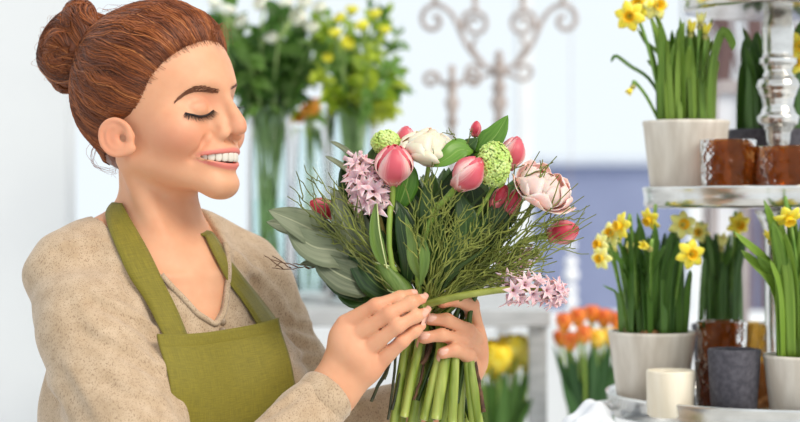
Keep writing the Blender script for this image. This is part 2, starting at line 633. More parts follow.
def build_body():
    fd = Field((-0.43, 1.70, 1.125), (0.105, 2.12, 1.715), 0.0016)
    fd.put(head_sdf, HO + (-0.135, -0.13, -0.085), HO + (0.135, 0.13, 0.16), 0.004)
    nk = [HW(0, -9, -5), TW(0, -4, -8)]
    fd.cone(nk[0], nk[1], 0.0385, 0.043, 0.014)
    fd.cone(HW(44, -12, -22), TW(14, 46, -34), 0.009, 0.009, 0.02)           # neck muscle to the breastbone
    fd.cone(HW(-44, -12, -22), TW(-14, 46, -34), 0.009, 0.009, 0.02)
    fd.put(lambda X: torso_sdf(X), (-0.43, 1.72, 1.15), (0.06, 2.12, 1.56), 0.022)
    fd.cone(SHN, ELN, 0.037, 0.033, 0.02); fd.cone(ELN, FEN, 0.033, 0.034, 0.02); fd.cone(FEN, WRN, 0.034, 0.024, 0.02)
    fd.cone(SHF, ELF, 0.035, 0.033, 0.02); fd.cone(ELF, WRF, 0.033, 0.023, 0.02)
    for k in ('near', 'far'):
        hand(fd, HANDS[k])
    for s, X, g in GRO:
        e = np.minimum(np.minimum(cone(X, g[0], g[1], 0, 0), cone(X, g[1], g[2], 0, 0)), cone(X, g[2], g[3], 0, 0))
        # the groove opens towards the viewer's side of the hand, where the finger backs meet
        fd.D[s] += (0.0019 * np.exp(-0.5 * (e / 0.0024) ** 2)).astype(np.float32)
    V, F = fd.nets()
    V = relax(V, F, 1, 0.6)
    return V, F


def skin_material():
    k = NT('skin')
    co = k.coords((1, 1, 1))
    nz = k.n('ShaderNodeTexNoise'); nz.inputs['Scale'].default_value = 28; nz.inputs['Detail'].default_value = 5; k.l(co, nz.inputs['Vector'])
    base = k.ramp(nz.outputs['Fac'], [(0.3, rgb(214, 153, 116)), (0.72, rgb(225, 170, 134))])
    a = k.n('ShaderNodeAttribute', attribute_name='blush')
    col = k.mix(a.outputs['Fac'], base, rgb(222, 132, 108))
    b = k.n('ShaderNodeAttribute', attribute_name='lip')
    col = k.mix(b.outputs['Fac'], col, rgb(217, 126, 114))
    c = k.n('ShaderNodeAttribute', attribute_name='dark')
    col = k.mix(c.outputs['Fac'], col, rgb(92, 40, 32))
    k.l(col, k.b.inputs['Base Color'])
    n2 = k.n('ShaderNodeTexNoise'); n2.inputs['Scale'].default_value = 900; n2.inputs['Detail'].default_value = 2; k.l(co, n2.inputs['Vector'])
    k.bump(n2.outputs['Fac'], 0.06, 0.0006)
    k.set(Roughness=0.5, Subsurface_Weight=0.22, Subsurface_Scale=0.006, Subsurface_Radius=(1.0, 0.35, 0.2))
    k.b.inputs['Specular IOR Level'].default_value = 0.35
    return k.m


PERSON = tag(empty('person', (TO[0], TO[1], 0.0)), 'smiling woman with an auburn bun and an olive apron, holding up the bouquet', 'person')
MSKIN = skin_material()
bV, bF = build_body()
_l, _f, _u = HL((bV[:, 0], bV[:, 1], bV[:, 2]))
_A = np.abs(_l)
_q = (_A, _f, _u)
_head = (_u > -62) & (_f > 40)
mc, mh = mouth_c(_A), mouth_h(_A)
up = np.clip(1 - np.abs(_u - (mc + mh + 2.2)) / (3.4 + 1.6 * np.clip(1 - _A / 22, 0, 1)), 0, 1)
dn = np.clip(1 - np.abs(_u - (mc - mh - 3.2)) / (5.0 * np.clip(1.05 - (_A / 32) ** 2, 0.15, 1)), 0, 1)
lip = np.clip(2.4 * np.maximum(up, dn), 0, 1) * np.clip((34.5 - _A) / 4, 0, 1) * _head * np.clip((_f - 60) / 4, 0, 1) * (_u < -2)
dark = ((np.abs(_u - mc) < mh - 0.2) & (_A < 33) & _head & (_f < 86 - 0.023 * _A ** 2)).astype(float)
blush = np.clip(gau(_q, (46, 58, 0), (20, 22, 15), 0.42) + gau(_q, (0, 104, 14), (10, 12, 9), 0.3) + gau(_q, (78, -10, 0), (9, 22, 24), 0.35) + gau(_q, (28, 76, 38), (13, 9, 5), 0.45), 0, 0.6)  # lids take the tint too, painting in the soft shadow round the eye
for h in HANDS.values():
    for f in h['fing']:
        for j, s, a in ((3, 0.008, 0.42), (1, 0.011, 0.2), (0, 0.012, 0.2)):
            blush = np.maximum(blush, a * np.exp(-0.5 * ((bV - P(*f[j])) ** 2).sum(1) / s ** 2))
BODY = mesh_obj('body', bV, bF, MSKIN, PERSON, attr=dict(lip=lip, dark=dark, blush=blush))
BT = BVHTree.FromPolygons([Vector(v) for v in bV], bF.tolist())
EYE = Vector((0, 0, CAMZ))


def onto(tree, px, py, off=0.0, fallback=None):
    """where the sight line of a traced outline meets a surface, lifted along the surface normal"""
    d = (PV(px, py, 2.0) - EYE).normalized()
    hit, nor, _, dist = tree.ray_cast(EYE, d)
    if hit is None:
        return fallback
    if nor.dot(d) > 0: nor = -nor
    return hit + nor * off


# ---- teeth: an arch of rounded crowns
mb = MB()
arc = []
for row, (u0, hh) in enumerate(((-19.2, 9.4), (-29.5, 6.4))):
    ang = -1.18
    for i in range(12):
        wdt = (6.0, 6.6, 7.4, 6.8, 7.2, 8.4, 8.4, 7.2, 6.8, 7.4, 6.6, 6.0)[i] * (1 if row == 0 else 0.92)
        arcR = 25.0
        l0 = sum((6.0, 6.6, 7.4, 6.8, 7.2, 8.4, 8.4, 7.2, 6.8, 7.4, 6.6, 6.0)[:i]) + (6.0, 6.6, 7.4, 6.8, 7.2, 8.4, 8.4, 7.2, 6.8, 7.4, 6.6, 6.0)[i] / 2 - 42.4
        th = l0 / 29.0
        l, f = 26.5 * math.sin(th), 57 + 33.0 * math.cos(th) - (0 if row == 0 else 3)
        nx, nf = math.sin(th), math.cos(th)
        tx, tf = math.cos(th), -math.sin(th) * 1.2
        du = mouth_c(abs(l)) + 20.5
        g = []
        for a in np.linspace(0, PI, 9):
            ring = []
            for b in np.arange(12) * 2 * PI / 12:
                sx = math.copysign(abs(math.cos(b)) ** 0.55, math.cos(b)) * math.sin(a) ** 0.4
                sy = math.copysign(abs(math.sin(b)) ** 0.55, math.sin(b)) * math.sin(a) ** 0.4
                x, y, z = sx * wdt * 0.49, sy * 2.6, math.cos(a) * hh * 0.55
                ring.append(HW(l + x * tx + y * nx, f + x * tf + y * nf, u0 + du + z))
            g.append(ring)
        mb.grid(np.array(g), None, wrap_v=True)
mb.build('teeth', plain('tooth enamel', rgb(228, 220, 206), 0.25), BODY)

# ---- brows and lashes, hair by hair, lying on the face
MBROW = plain('brow hair', rgb(112, 66, 40), 0.5)
MLASH = plain('lash hair', rgb(36, 22, 18), 0.45)


def curve_px(tree, pts, n, off):
    out = []
    for p in spline(np.array([(a, b, 0.0) for a, b in pts]), n):
        h = onto(tree, p[0], p[1], off)
        if h is not None: out.append(np.array(h))
    return out


def brow(cpts, thick, n, lean, name):
    paths = []
    top = spline(np.array([(a, b, 0.0) for a, b in cpts]), 60)
    for i in range(n):
        s = random.random()
        c = top[min(59, int(s * 59))]
        w = thick * (0.25 + 1.0 * min(1, 1.6 * s) ** 0.7) * min(1, (1.08 - s) * 5) ** 0.5
        y = c[1] + random.uniform(-w, w)
        x = c[0]
        ln = 5.5 + 2 * random.random()
        a = lean(s) + random.uniform(-0.25, 0.25)
        pt = []
        for k in range(4):
            h = onto(BT, x - ln * (k / 3 - 0.5) * math.cos(a), y - ln * (k / 3 - 0.5) * math.sin(a), 0.0006)
            if h is None: break
            pt.append(np.array(h))
        if len(pt) == 4: paths.append(pt)
    if paths:
        V, F = strands(np.array(paths), 0.00026, 0.0001)
        mesh_obj(name, V, F, MBROW, BODY)


brow([(176, 101), (184, 94), (193, 89.5), (203, 88.5), (217, 91)], 2.3, 270, lambda s: -0.75 + 0.95 * s, 'eyebrow')
brow([(233, 87), (235, 85.5), (237, 84)], 1.6, 40, lambda s: -0.6, 'eyebrow')

# upper lash line: a thick band of lashes at the edge of the lowered lid
LASH = [(185, 112.8), (191, 114.8), (199, 116.2), (207, 114.8), (213.5, 110.2)]
LL = spline(np.array([(a, b, 0.0) for a, b in LASH]), 50)
paths = []
band = curve_px(BT, LASH, 26, 0.0007)
mb = MB(); mb.tube(band, np.interp(np.linspace(0, 1, len(band)), [0, .3, .7, 1], [.0004, .0013, .0013, .0004]), 6)
LROOT = mb.build('eyelashes', MLASH, BODY)
for i in range(70):
    s = i / 69.0
    c = LL[min(49, int(s * 49))]
    root = onto(BT, c[0], c[1], 0.0005)
    if root is None: continue
    ln = 0.0105 * (0.75 + 0.4 * random.random())
    fan = -0.9 + 1.5 * s + random.uniform(-0.15, 0.15)
    dirv = Vector(HF * 0.72 + HR * 0.35 - HZ * 0.85) + Vector((fan * 0.75, 0, 0))
    dirv.normalize()
    pt = []
    for k in range(5):
        t = k / 4
        pt.append(np.array(root + dirv * ln * t + Vector((0, 0, 0.0022 * t * t))))
    paths.append(pt)
V, F = strands(np.array(paths), 0.00032, 0.00008)
mesh_obj('lash_fringe', V, F, MLASH, LROOT)
# the far eye's lashes, seen past the bridge of the nose
paths = []
for i in range(26):
    s = i / 25.0
    root = Vector(HW(-19 - 18 * s, 75.5 - 7 * s * s, 35.0))
    hit = BT.find_nearest(root)[0] or root
    dirv = Vector(HF * 0.85 - HR * (0.2 + 0.6 * s) - HZ * 0.35); dirv.normalize()
    paths.append([np.array(hit + dirv * 0.0105 * k / 4 + Vector((0, 0, 0.0024 * (k / 4) ** 2))) for k in range(5)])
V, F = strands(np.array(paths), 0.00036, 0.0001)
mesh_obj('eyelashes', V, F, MLASH, BODY)

# nails of the fingers whose tips face the viewer
MNAIL = plain('fingernail', rgb(232, 178, 156), 0.25)
for hk, idx in (('near', (0, 1, 2, 3)), ('far', (1, 2, 3))):
    for i in idx:
        f = HANDS[hk]['fing'][i]; r = HANDS[hk]['rad'][i][3] * 1e-3
        t3, t2 = P(*f[3]), P(*f[2])
        ax = (t3 - t2) / np.linalg.norm(t3 - t2)
        out = np.array([0.0, -1.0, 0.55]); out = out - ax * (out @ ax); out /= np.linalg.norm(out)
        sd = np.cross(ax, out)
        h = BT.ray_cast(Vector(t3 + ax * 0.001 + out * 0.03), Vector(-out))
        if h[0] is None: continue
        c = np.array(h[0])
        g = []
        for a in np.linspace(-1, 1, 8):
            row = []
            for b in np.linspace(-1, 1, 8):
                x, y = a * math.sqrt(1 - b * b / 2), b * math.sqrt(1 - a * a / 2)
                q = Vector(c + ax * x * r * 0.95 + sd * y * r * 0.72 + out * 0.008)
                hh = BT.ray_cast(q, Vector(-out))
                row.append(np.array(hh[0]) + out * (0.0006 - 0.0006 * (x * x + y * y)) if hh[0] is not None else np.array(q) - out * 0.008)
            g.append(row)
        m = MB(); m.grid(np.array(g)); m.build('fingernail', MNAIL, BODY)
# ================================================================== hair
def hairline(U):
    return np.interp(U, [-60, -42, -25, 0, 16, 24, 36, 60, 80, 92, 102, 115], [-40, -28, -15, -12, -4, 11, 21, 33, 46, 57, 66, 72])


def hair_sdf(X):
    L, F, U = HL(X)
    A = np.abs(L)
    q = (A, F, U)
    sk = smin(skull(q), cone(q, (0, -12, 20), (0, -10, -42), 50, 38.5), 12)
    t = hairline(U) - 1.0 + 0.0 * F - F
    lift = np.where(t > 0, 9.0 * (1 - np.exp(-np.clip(t, 0, 200) / 16)), t * 0.6) - 0.6
    lift = lift + 4 * np.clip((U - 70) / 40, 0, 1) * np.clip(t / 20, 0, 1)
    lift = lift - 20 * np.clip((-22 - U) / 16, 0, 1)
    d = sk - lift
    # waves combed back towards the bun
    r = np.sqrt((F + 88) ** 2 + (U - 98) ** 2 + L ** 2)
    ph = np.arctan2(U - 98, F + 95)
    d = d + np.clip(t / 10, 0, 1) * 1.1 * np.sin(ph * 26 + 2.2 * np.sin(r / 13.0) + A * 0.05)
    d = np.maximum(d, -(U + 44))
    return d * HS


BUNC = np.array([0.0, -93.0, 100.0])
BUN = [  # twisted locks of the bun: control points in head millimetres (sideways, forward, up) and thickness
    ([(26, -66, 92), (34, -82, 116), (22, -100, 134), (-2, -118, 132), (-16, -132, 116)], 17),
    ([(34, -86, 122), (30, -112, 118), (24, -134, 100), (14, -138, 78), (8, -126, 62)], 17),
    ([(8, -146, 104), (24, -140, 84), (34, -118, 72), (34, -96, 74), (28, -78, 84)], 15),
    ([(-30, -80, 100), (-30, -104, 122), (-20, -128, 116), (-16, -136, 90), (-20, -118, 66), (-14, -94, 62)], 17),
    ([(40, -92, 96), (42, -108, 104), (36, -124, 96), (32, -118, 82), (36, -100, 84)], 11),
    ([(24, -118, 58), (12, -132, 56), (4, -140, 66)], 9),
]

BUN = [([tuple(BUNC + 0.9 * (np.array(p) - (0, -101, 96))) for p in pts], r * 0.93) for pts, r in BUN]


def build_hair():
    lo = HO + (-0.20, -0.15, -0.06); hi = HO + (0.10, 0.12, 0.165)
    fd = Field(lo, hi, 0.0018)
    fd.put(hair_sdf, lo, hi, 0.002)
    V, F = fd.nets()
    V = relax(V, F, 1, 0.5)
    fb = Field(HO + (-0.21, -0.14, 0.03), HO + (-0.02, 0.06, 0.165), 0.0018)
    fb.put(lambda X: (ell(HL(X), BUNC, (30, 34, 34))) * HS, fb.lo, fb.lo + fb.n * fb.h, 0.004)
    for pts, r in BUN:
        w = np.array([HW(*p) for p in spline(pts, 14)])
        for a, b in zip(w[:-1], w[1:]):
            fb.cone(a, b, r * HS, r * HS, 0.003)
    V2, F2 = fb.nets()
    return V, F, relax(V2, F2, 1, 0.5), F2


def hair_mat():
    k = NT('auburn hair')
    co = k.coords((1, 1, 1))
    a = k.n('ShaderNodeAttribute', attribute_name='tone')
    col = k.ramp(a.outputs['Fac'], [(0.0, rgb(74, 34, 14)), (0.4, rgb(122, 62, 26)), (0.75, rgb(166, 92, 42)), (1.0, rgb(206, 134, 74))])
    k.l(col, k.b.inputs['Base Color'])
    k.set(Roughness=0.38)
    k.b.inputs['Specular IOR Level'].default_value = 0.45
    return k.m


MHAIR = hair_mat()
hV, hF, nV, nF = build_hair()
HT = BVHTree.FromPolygons([Vector(v) for v in hV], hF.tolist())
NTREE = BVHTree.FromPolygons([Vector(v) for v in nV], nF.tolist())


def toned(name, V, F, parent, tone):
    return mesh_obj(name, V, F, MHAIR, parent, attr=dict(tone=tone))


HAIR = toned('hair', hV, hF, PERSON, np.full(len(hV), 0.22) + 0.12 * RNG.random(len(hV)))

# combed strands from the hairline to the knot
def on_skull(f, u):
    return (71.5 * math.sqrt(max(0.0, 1 - ((f + 4) / 86.5) ** 2 - ((u - 54) / 80) ** 2)), f, u)


LINE = spline([(-62, 33, 60), (-52, 44, 80), (-27, 60, 98), (0, 66, 102), on_skull(62, 98), on_skull(55, 92), on_skull(45, 80), on_skull(32, 60), on_skull(20, 36), (72, 2, 22),
               (70, -22, 8), (62, -32, -8), (54, -42, -20), (34, -54, -27), (10, -60, -29), (-20, -58, -28)], 400)
KNOT = np.array([4.0, -84.0, 92.0])
CEN = np.array([0.0, -6.0, 50.0])
paths, tones = [], []
NS, M = 2600, 16
for i in range(NS):
    s = int(RNG.random() ** 1.0 * 399)
    a = LINE[s] + RNG.normal(0, 1.6, 3) - CEN
    baby = i > 2200
    if baby: s = int(130 * RNG.random()) + 60 if RNG.random() < 0.5 else int(RNG.random() * 399); a = LINE[s] + np.array([0, 1.0, -0.75 if s < 190 else 0.2]) * abs(RNG.normal(0, 3.4)) - CEN
    jit = RNG.normal(0, 1, 3)
    b = KNOT + np.array([0.32 * a[0], 4 * jit[1], 0.16 * (a[2] - 20)]) + jit * 6 - CEN
    t0 = 0.0 if RNG.random() < 0.72 else RNG.random() * 0.6
    ra, rb = np.linalg.norm(a), np.linalg.norm(b)
    ua, ub = a / ra, b / rb
    om = math.acos(np.clip(ua @ ub, -1, 1))
    side = np.cross(ua, ub); side /= np.linalg.norm(side) + 1e-9
    lock = math.floor(s / 9.0)
    ph = lock * 2.4 + 0.5 * RNG.random()
    amp = (0.016 + 0.02 * ((lock * 7919) % 10) / 10)
    frq = 9 + 5 * ((lock * 31) % 7) / 7
    pt = []
    lift = 0.0006 + 0.0022 * RNG.random()
    for k in range(M):
        t = t0 + (1 - t0) * k / (M - 1)
        d = (math.sin((1 - t) * om) * ua + math.sin(t * om) * ub) / math.sin(om)
        d = d + side * (amp * math.sin(frq * t * om + ph) * min(1, t * 3.5) + 0.008 * jit[0] * math.sin(PI * t))
        dd = HW(*(CEN + d * 150)) - HW(*CEN)
        o = Vector(HW(*CEN)); dv = Vector(dd).normalized()
        hit = HT.ray_cast(o + dv * 0.2, -dv)[0]
        if hit is None: hit = o + dv * 0.09
        if baby and k < 5:
            h2 = BT.ray_cast(o + dv * 0.2, -dv)[0]
            if h2 is not None and (h2 - o).length > (hit - o).length and (h2 - o).length < (hit - o).length + 0.006: hit = h2
        pt.append(np.array(hit) + np.array(dv) * lift * (0.35 + min(1, t * 4) * 0.65))
    paths.append(pt)
    tones.append(np.clip(0.42 + 0.2 * math.sin(lock * 1.7) + RNG.normal(0, 0.16), 0, 1))
paths = np.array(paths)
V, F = strands(paths, np.where(np.arange(NS) > 2200, 0.00016, 0.0005), np.where(np.arange(NS) > 2200, 0.0003, 0.00034))
toned('hair_strands', V, F, HAIR, np.repeat(tones, M * 3))

BUNO = toned('hair_bun', nV, nF, PERSON, np.full(len(nV), 0.25) + 0.12 * RNG.random(len(nV)))
paths, tones = [], []
for pts, r in BUN:
    c = spline(pts, 20)
    for i in range(230):
        ang = RNG.random() * 2 * PI; tw = RNG.normal(1.2, 0.7)
        pt = []
        lift = 0.0004 + 0.0018 * RNG.random()
        tg = np.gradient(c, axis=0)
        for k in range(20):
            t = tg[k] / np.linalg.norm(tg[k])
            x = np.cross(t, (0.3, 0.2, 0.9)); x /= np.linalg.norm(x); y = np.cross(t, x)
            an = ang + tw * k / 19 + 0.25 * math.sin(k * 0.7 + ang * 3)
            p = Vector(HW(*(c[k] + (r + 1.5) * (math.cos(an) * x + math.sin(an) * y))))
            h, n, _, _ = NTREE.find_nearest(p)
            pt.append(np.array(h + n * lift))
        paths.append(pt)
        tones.append(np.clip(0.45 + 0.18 * math.sin(ang * 3) + RNG.normal(0, 0.16), 0, 1))
paths = np.array(paths)
V, F = strands(paths, np.full(len(paths), 0.0005), 0.00035)
toned('hair_strands', V, F, BUNO, np.repeat(tones, 20 * 3))

# stray wisps
paths, tones = [], []
def wisp(px, amp=1.0, n=14):
    c = spline([P(*p) for p in px], n)
    paths.append(c); tones.append(0.45 + 0.3 * RNG.random())
for i in range(8):
    j = lambda a: RNG.normal(0, a)
    wisp([(101 + j(1.5), 136 + j(3), 1.885), (92 + j(2), 152 + j(2), 1.88), (95 + j(2), 165 + j(2), 1.878), (107 + j(3), 171 + j(2), 1.88), (116 + j(3), 173 + j(3), 1.885)])
for i in range(46):
    x0 = 118 + 100 * RNG.random(); 
    top = np.interp(x0, [100, 130, 160, 190, 215, 222], [16, 9, 3, 8, 22, 36])
    j = lambda a: RNG.normal(0, a)
    wisp([(x0, top + 5, 1.92), (x0 - 6 + j(4), top - 1 + j(1), 1.915 + j(.02)), (x0 - 14 + j(5), top - 1.5 + j(2), 1.915 + j(.02)), (x0 - 26 + j(5), top + 3 + j(2), 1.92)])
for i in range(22):
    j = lambda a: RNG.normal(0, a)
    wisp([(212 + j(5), 30 + j(6), 1.90), (220 + j(3), 28 + j(6), 1.895), (226 + j(3), 33 + j(5), 1.89), (225 + j(4), 40 + j(6), 1.888)])
for i in range(34):
    j = lambda a: RNG.normal(0, a)
    a = 2.2 + 3.0 * RNG.random()
    cx, cy = 75 + 34 * math.cos(a), 46 - 38 * math.sin(a)
    wisp([(75 + 27 * math.cos(a), 46 - 31 * math.sin(a), 1.98), (cx + j(2), cy + j(2), 1.98 + j(.02)), (cx + j(6), cy + 8 + j(5), 1.98), (75 + 29 * math.cos(a + .5), 46 - 32 * math.sin(a + .5), 1.98)])
for i in range(9):
    j = lambda a: RNG.normal(0, a)
    wisp([(104 + j(3), 140 + j(3), 1.90), (110 + j(3), 154 + j(3), 1.905), (114 + j(2), 164 + j(3), 1.91), (118 + j(3), 172 + j(3), 1.91)])
for lo_, hi_ in ((0, 8), (8, 76), (76, 110), (110, len(paths))):
    if hi_ > lo_:
        V, F = strands(np.array(paths[lo_:hi_]), np.full(hi_ - lo_, 0.00022), 0.0001)
        toned('hair_wisp', V, F, HAIR, np.repeat(tones[lo_:hi_], 14 * 3))
# ================================================================== clothes
def fold_noise(X):
    x, y, z = X
    return 0.0014 * np.sin(38 * x + 60 * z + 2.0 * np.sin(25 * z + 18 * y)) + 0.0009 * np.sin(95 * z - 70 * x + 3 * np.sin(30 * x + 40 * y))


def build_sweater():
    fd = Field((-0.47, 1.66, 0.955), (0.085, 2.16, 1.50), 0.0026)
    fd.put(lambda X: torso_sdf(X, 6.0), (-0.47, 1.68, 0.95), (0.10, 2.16, 1.56), 0.02)
    fd.cone(SHN, ELN, 0.053, 0.053, 0.03)
    fd.cone(ELN, FEN, 0.050, 0.046, 0.03)
    fd.cone(FEN, FEN + (WRN - FEN) * 0.93, 0.046, 0.029, 0.012)
    fd.cone(SHF, ELF, 0.044, 0.041, 0.03)
    fd.cone(ELF, ELF + (WRF - ELF) * 0.62, 0.040, 0.031, 0.03)
    s, X = fd.block(fd.lo, fd.lo + fd.n * fd.h)
    D = fd.D
    Xf = [x.astype(np.float32) for x in X]
    D += fold_noise(Xf).astype(np.float32)
    # neckline: a scoop, deepest over the breastbone
    W, F, U = TL(Xf)
    rise = np.interp(np.where(W > 0, W * 0.88, -W * 1.4), [0, 18, 40, 58, 70, 90], [-86, -73, -42, -12, 22, 60]).astype(np.float32)
    cut = np.where(F > -10, rise - U, 14 - 0.25 * np.abs(W) - U) * 1e-3         # <0 above the neckline
    neck = smax(cut, (np.abs(W) - 76) * 1e-3, 0.004)
    D = np.maximum(D, -neck * 0.9)
    # cuffs end square
    for el, wr, t in ((FEN, WRN, 0.955), (ELF, WRF, 0.66)):
        ax = (wr - el) / np.linalg.norm(wr - el); c = el + (wr - el) * t
        pl = (Xf[0] - c[0]) * ax[0] + (Xf[1] - c[1]) * ax[1] + (Xf[2] - c[2]) * ax[2]
        near = cone(Xf, c - ax * 0.03, c + ax * 0.16, 0.075, 0.075)
        D = np.where(near < 0, np.maximum(D, pl), D)
    fd.D = D.astype(np.float32)
    return fd


FOLDS = [  # creases of the cloth as seen: (column, row) polyline, width and depth in mm
    ([(158, 318), (156, 345), (160, 372)], 5, 5), ([(95, 303), (125, 318), (152, 336)], 5, 4.5), ([(90, 335), (120, 352), (154, 372)], 5.5, 4.5), ([(64, 374), (78, 398), (90, 420)], 6, 4),
    ([(34, 372), (50, 392), (64, 414)], 6, 4), ([(26, 348), (34, 362), (44, 374)], 5, 3), ([(122, 272), (142, 296), (156, 318)], 4.5, 3.5), ([(56, 252), (78, 246), (100, 246)], 3, 2.2),
    ([(110, 384), (135, 398), (160, 408)], 6, 4), ([(254, 280), (268, 296), (280, 310)], 4.5, 4), ([(258, 298), (272, 312), (286, 322)], 4.5, 4), ([(268, 416), (286, 404), (298, 394)], 4, 3), ([(236, 262), (252, 280), (262, 296)], 4, 3),
    ([(290, 338), (302, 346), (314, 350)], 4.5, 3.5), ([(296, 360), (308, 362), (320, 364)], 4, 3), ([(290, 326), (304, 330), (312, 332)], 4, 4), ([(352, 414), (364, 408), (378, 412)], 4, 3), ([(70, 300), (84, 330), (92, 352)], 7, 2.5)]


def crease(fd):
    V, F = fd.nets()
    T = BVHTree.FromPolygons([Vector(v) for v in V], F.tolist())
    for pts, w, h in FOLDS:
        for sgn, dx, dy in ((1, 0, 0), (-0.8, 3, -7)):
            q = []
            for c in spline([(x + dx, y + dy, 0.0) for x, y in pts], 7):
                hit = T.ray_cast(EYE, (PV(c[0], c[1], 2.0) - EYE).normalized())[0]
                if hit is not None: q.append(np.array(hit))
            if len(q) < 3: continue
            q = np.array(q); s, X = fd.block(q.min(0) - 0.03, q.max(0) + 0.03)
            e = None
            for a, b in zip(q[:-1], q[1:]):
                d = cone(X, a, b, 0, 0); e = d if e is None else np.minimum(e, d)
            fd.D[s] += (sgn * h * 1e-3 * np.exp(-0.5 * (e / (w * 1e-3)) ** 2)).astype(np.float32)
    return fd


SW = crease(build_sweater())
sV, sF = SW.nets()
sV = relax(sV, sF, 1, 0.5)


def sweater_mat():
    k = NT('beige heather knit')
    co = k.coords((1, 1, 1))
    nz = k.n('ShaderNodeTexNoise'); nz.inputs['Scale'].default_value = 900; nz.inputs['Detail'].default_value = 3; k.l(k.coords((1.0, 1.0, 0.45)), nz.inputs['Vector'])
    nb = k.n('ShaderNodeTexNoise'); nb.inputs['Scale'].default_value = 60; nb.inputs['Detail'].default_value = 3; k.l(co, nb.inputs['Vector'])
    base = k.ramp(nb.outputs['Fac'], [(0.3, rgb(178, 152, 122)), (0.7, rgb(196, 172, 144))])
    fl = k.ramp(nz.outputs['Fac'], [(0.34, (.75, .75, .75, 1)), (0.46, (0, 0, 0, 1))])
    col = k.mix(fl, base, rgb(120, 92, 68))
    k.l(col, k.b.inputs['Base Color'])
    wv = k.n('ShaderNodeTexWave'); wv.inputs['Scale'].default_value = 260; wv.inputs['Distortion'].default_value = 3; k.l(co, wv.inputs['Vector'])
    k.bump(wv.outputs['Fac'], 0.12, 0.0015)
    k.set(Roughness=0.9, Sheen_Weight=0.25)
    return k.m


MSW = sweater_mat()
SWEATER = mesh_obj('sweater', sV, sF, MSW, PERSON)
ST = BVHTree.FromPolygons([Vector(v) for v in sV], sF.tolist())
BOTH = BVHTree.FromPolygons([Vector(v) for v in bV] + [Vector(v) for v in sV], bF.tolist() + (sF + len(bV)).tolist())


def on_any(px, py, off):
    d = (PV(px, py, 2.0) - EYE).normalized()
    best = None
    for t in (ST, BT):
        h, n, _, ds = t.ray_cast(EYE, d)
        if h is not None and (best is None or ds < best[2]): best = (h, n if n.dot(d) < 0 else -n, ds)
    return best


# collar band, placket and buttons
def rim_at(W):
    return np.interp(W * 0.88 if W > 0 else -W * 1.4, [0, 18, 40, 58, 70, 90], [-86, -73, -42, -12, 22, 60])


def collar():
    pts = []
    for w in np.linspace(-44, 52, 60):
        u = rim_at(w) - 2.0
        o = Vector(TW(w, 160, u)); d = Vector(-TF)
        h, n, _, _ = ST.ray_cast(o, d)
        if h is not None: pts.append(np.array(h + Vector(TF) * 0.0006))
    pts = np.array(pts)
    for _ in range(6):
        pts[1:-1] = 0.5 * pts[1:-1] + 0.25 * (pts[2:] + pts[:-2])
    return pts


cp = collar()
mb = MB(); mb.tube(cp, 0.0032, 8)
mb.build('collar_band', MSW, SWEATER)
mb = MB()
for py in (322, 331):
    b = on_any(222, py, 0)
    if b: mb.ball(np.array(b[0]) + np.array(b[1]) * 0.001, 0.0042, 8, 12, (1, 0.5, 1))
mb.build('button', plain('horn button', rgb(150, 128, 104), 0.35), SWEATER)
for el, wr, t, r in ((FEN, WRN, 0.955, 0.0285), (ELF, WRF, 0.66, 0.0315)):
    ax = (wr - el) / np.linalg.norm(wr - el); c = el + (wr - el) * (t - 0.012)
    x = np.cross(ax, (0, 1, 0)); x /= np.linalg.norm(x); y = np.cross(ax, x)
    prof = [(-0.02, 0.0), (-0.019, 0.0016), (0.0, 0.002), (0.006, 0.0022), (0.0085, 0.0012), (0.008, -0.003), (-0.004, -0.005)]
    g = [[c + ax * a + (r + b) * (math.cos(q) * x + math.sin(q) * y) for q in np.arange(40) * 2 * PI / 40] for a, b in prof]
    mb = MB(); mb.grid(np.array(g), None, wrap_v=True)
    mb.build('cuff', MSW, SWEATER)

# ---- apron: the bib is a cloth of its own hung in front of the chest
def linen(name, c1, c2):
    k = NT(name)
    tc = k.n('ShaderNodeTexCoord')
    mp = k.n('ShaderNodeMapping'); mp.inputs['Scale'].default_value = (14, 200, 1); k.l(tc.outputs['UV'], mp.inputs['Vector'])
    m2 = k.n('ShaderNodeMapping'); m2.inputs['Scale'].default_value = (200, 14, 1); k.l(tc.outputs['UV'], m2.inputs['Vector'])
    a = k.n('ShaderNodeTexNoise'); a.inputs['Scale'].default_value = 1; a.inputs['Detail'].default_value = 4; k.l(mp.outputs[0], a.inputs['Vector'])
    b = k.n('ShaderNodeTexNoise'); b.inputs['Scale'].default_value = 1; b.inputs['Detail'].default_value = 4; k.l(m2.outputs[0], b.inputs['Vector'])
    ad = k.n('ShaderNodeMath', operation='ADD'); k.l(a.outputs['Fac'], ad.inputs[0]); k.l(b.outputs['Fac'], ad.inputs[1])
    hf = k.n('ShaderNodeMath', operation='MULTIPLY'); k.l(ad.outputs[0], hf.inputs[0]); hf.inputs[1].default_value = 0.5
    k.l(k.ramp(hf.outputs[0], [(0.35, c1), (0.65, c2)]), k.b.inputs['Base Color'])
    k.bump(hf.outputs[0], 0.25, 0.0015)
    k.set(Roughness=0.72, Sheen_Weight=0.15)
    return k.m


MAPR = linen('olive linen', rgb(106, 97, 6), rgb(132, 120, 18))


_t = Field((-0.47, 1.66, 0.955), (0.085, 2.16, 1.50), 0.005)
_t.put(lambda X: torso_sdf(X, 6.0), _t.lo, _t.lo + _t.n * _t.h, 0.001)
_tv, _tf = _t.nets()
CHEST = BVHTree.FromPolygons([Vector(v) for v in _tv], _tf.tolist())


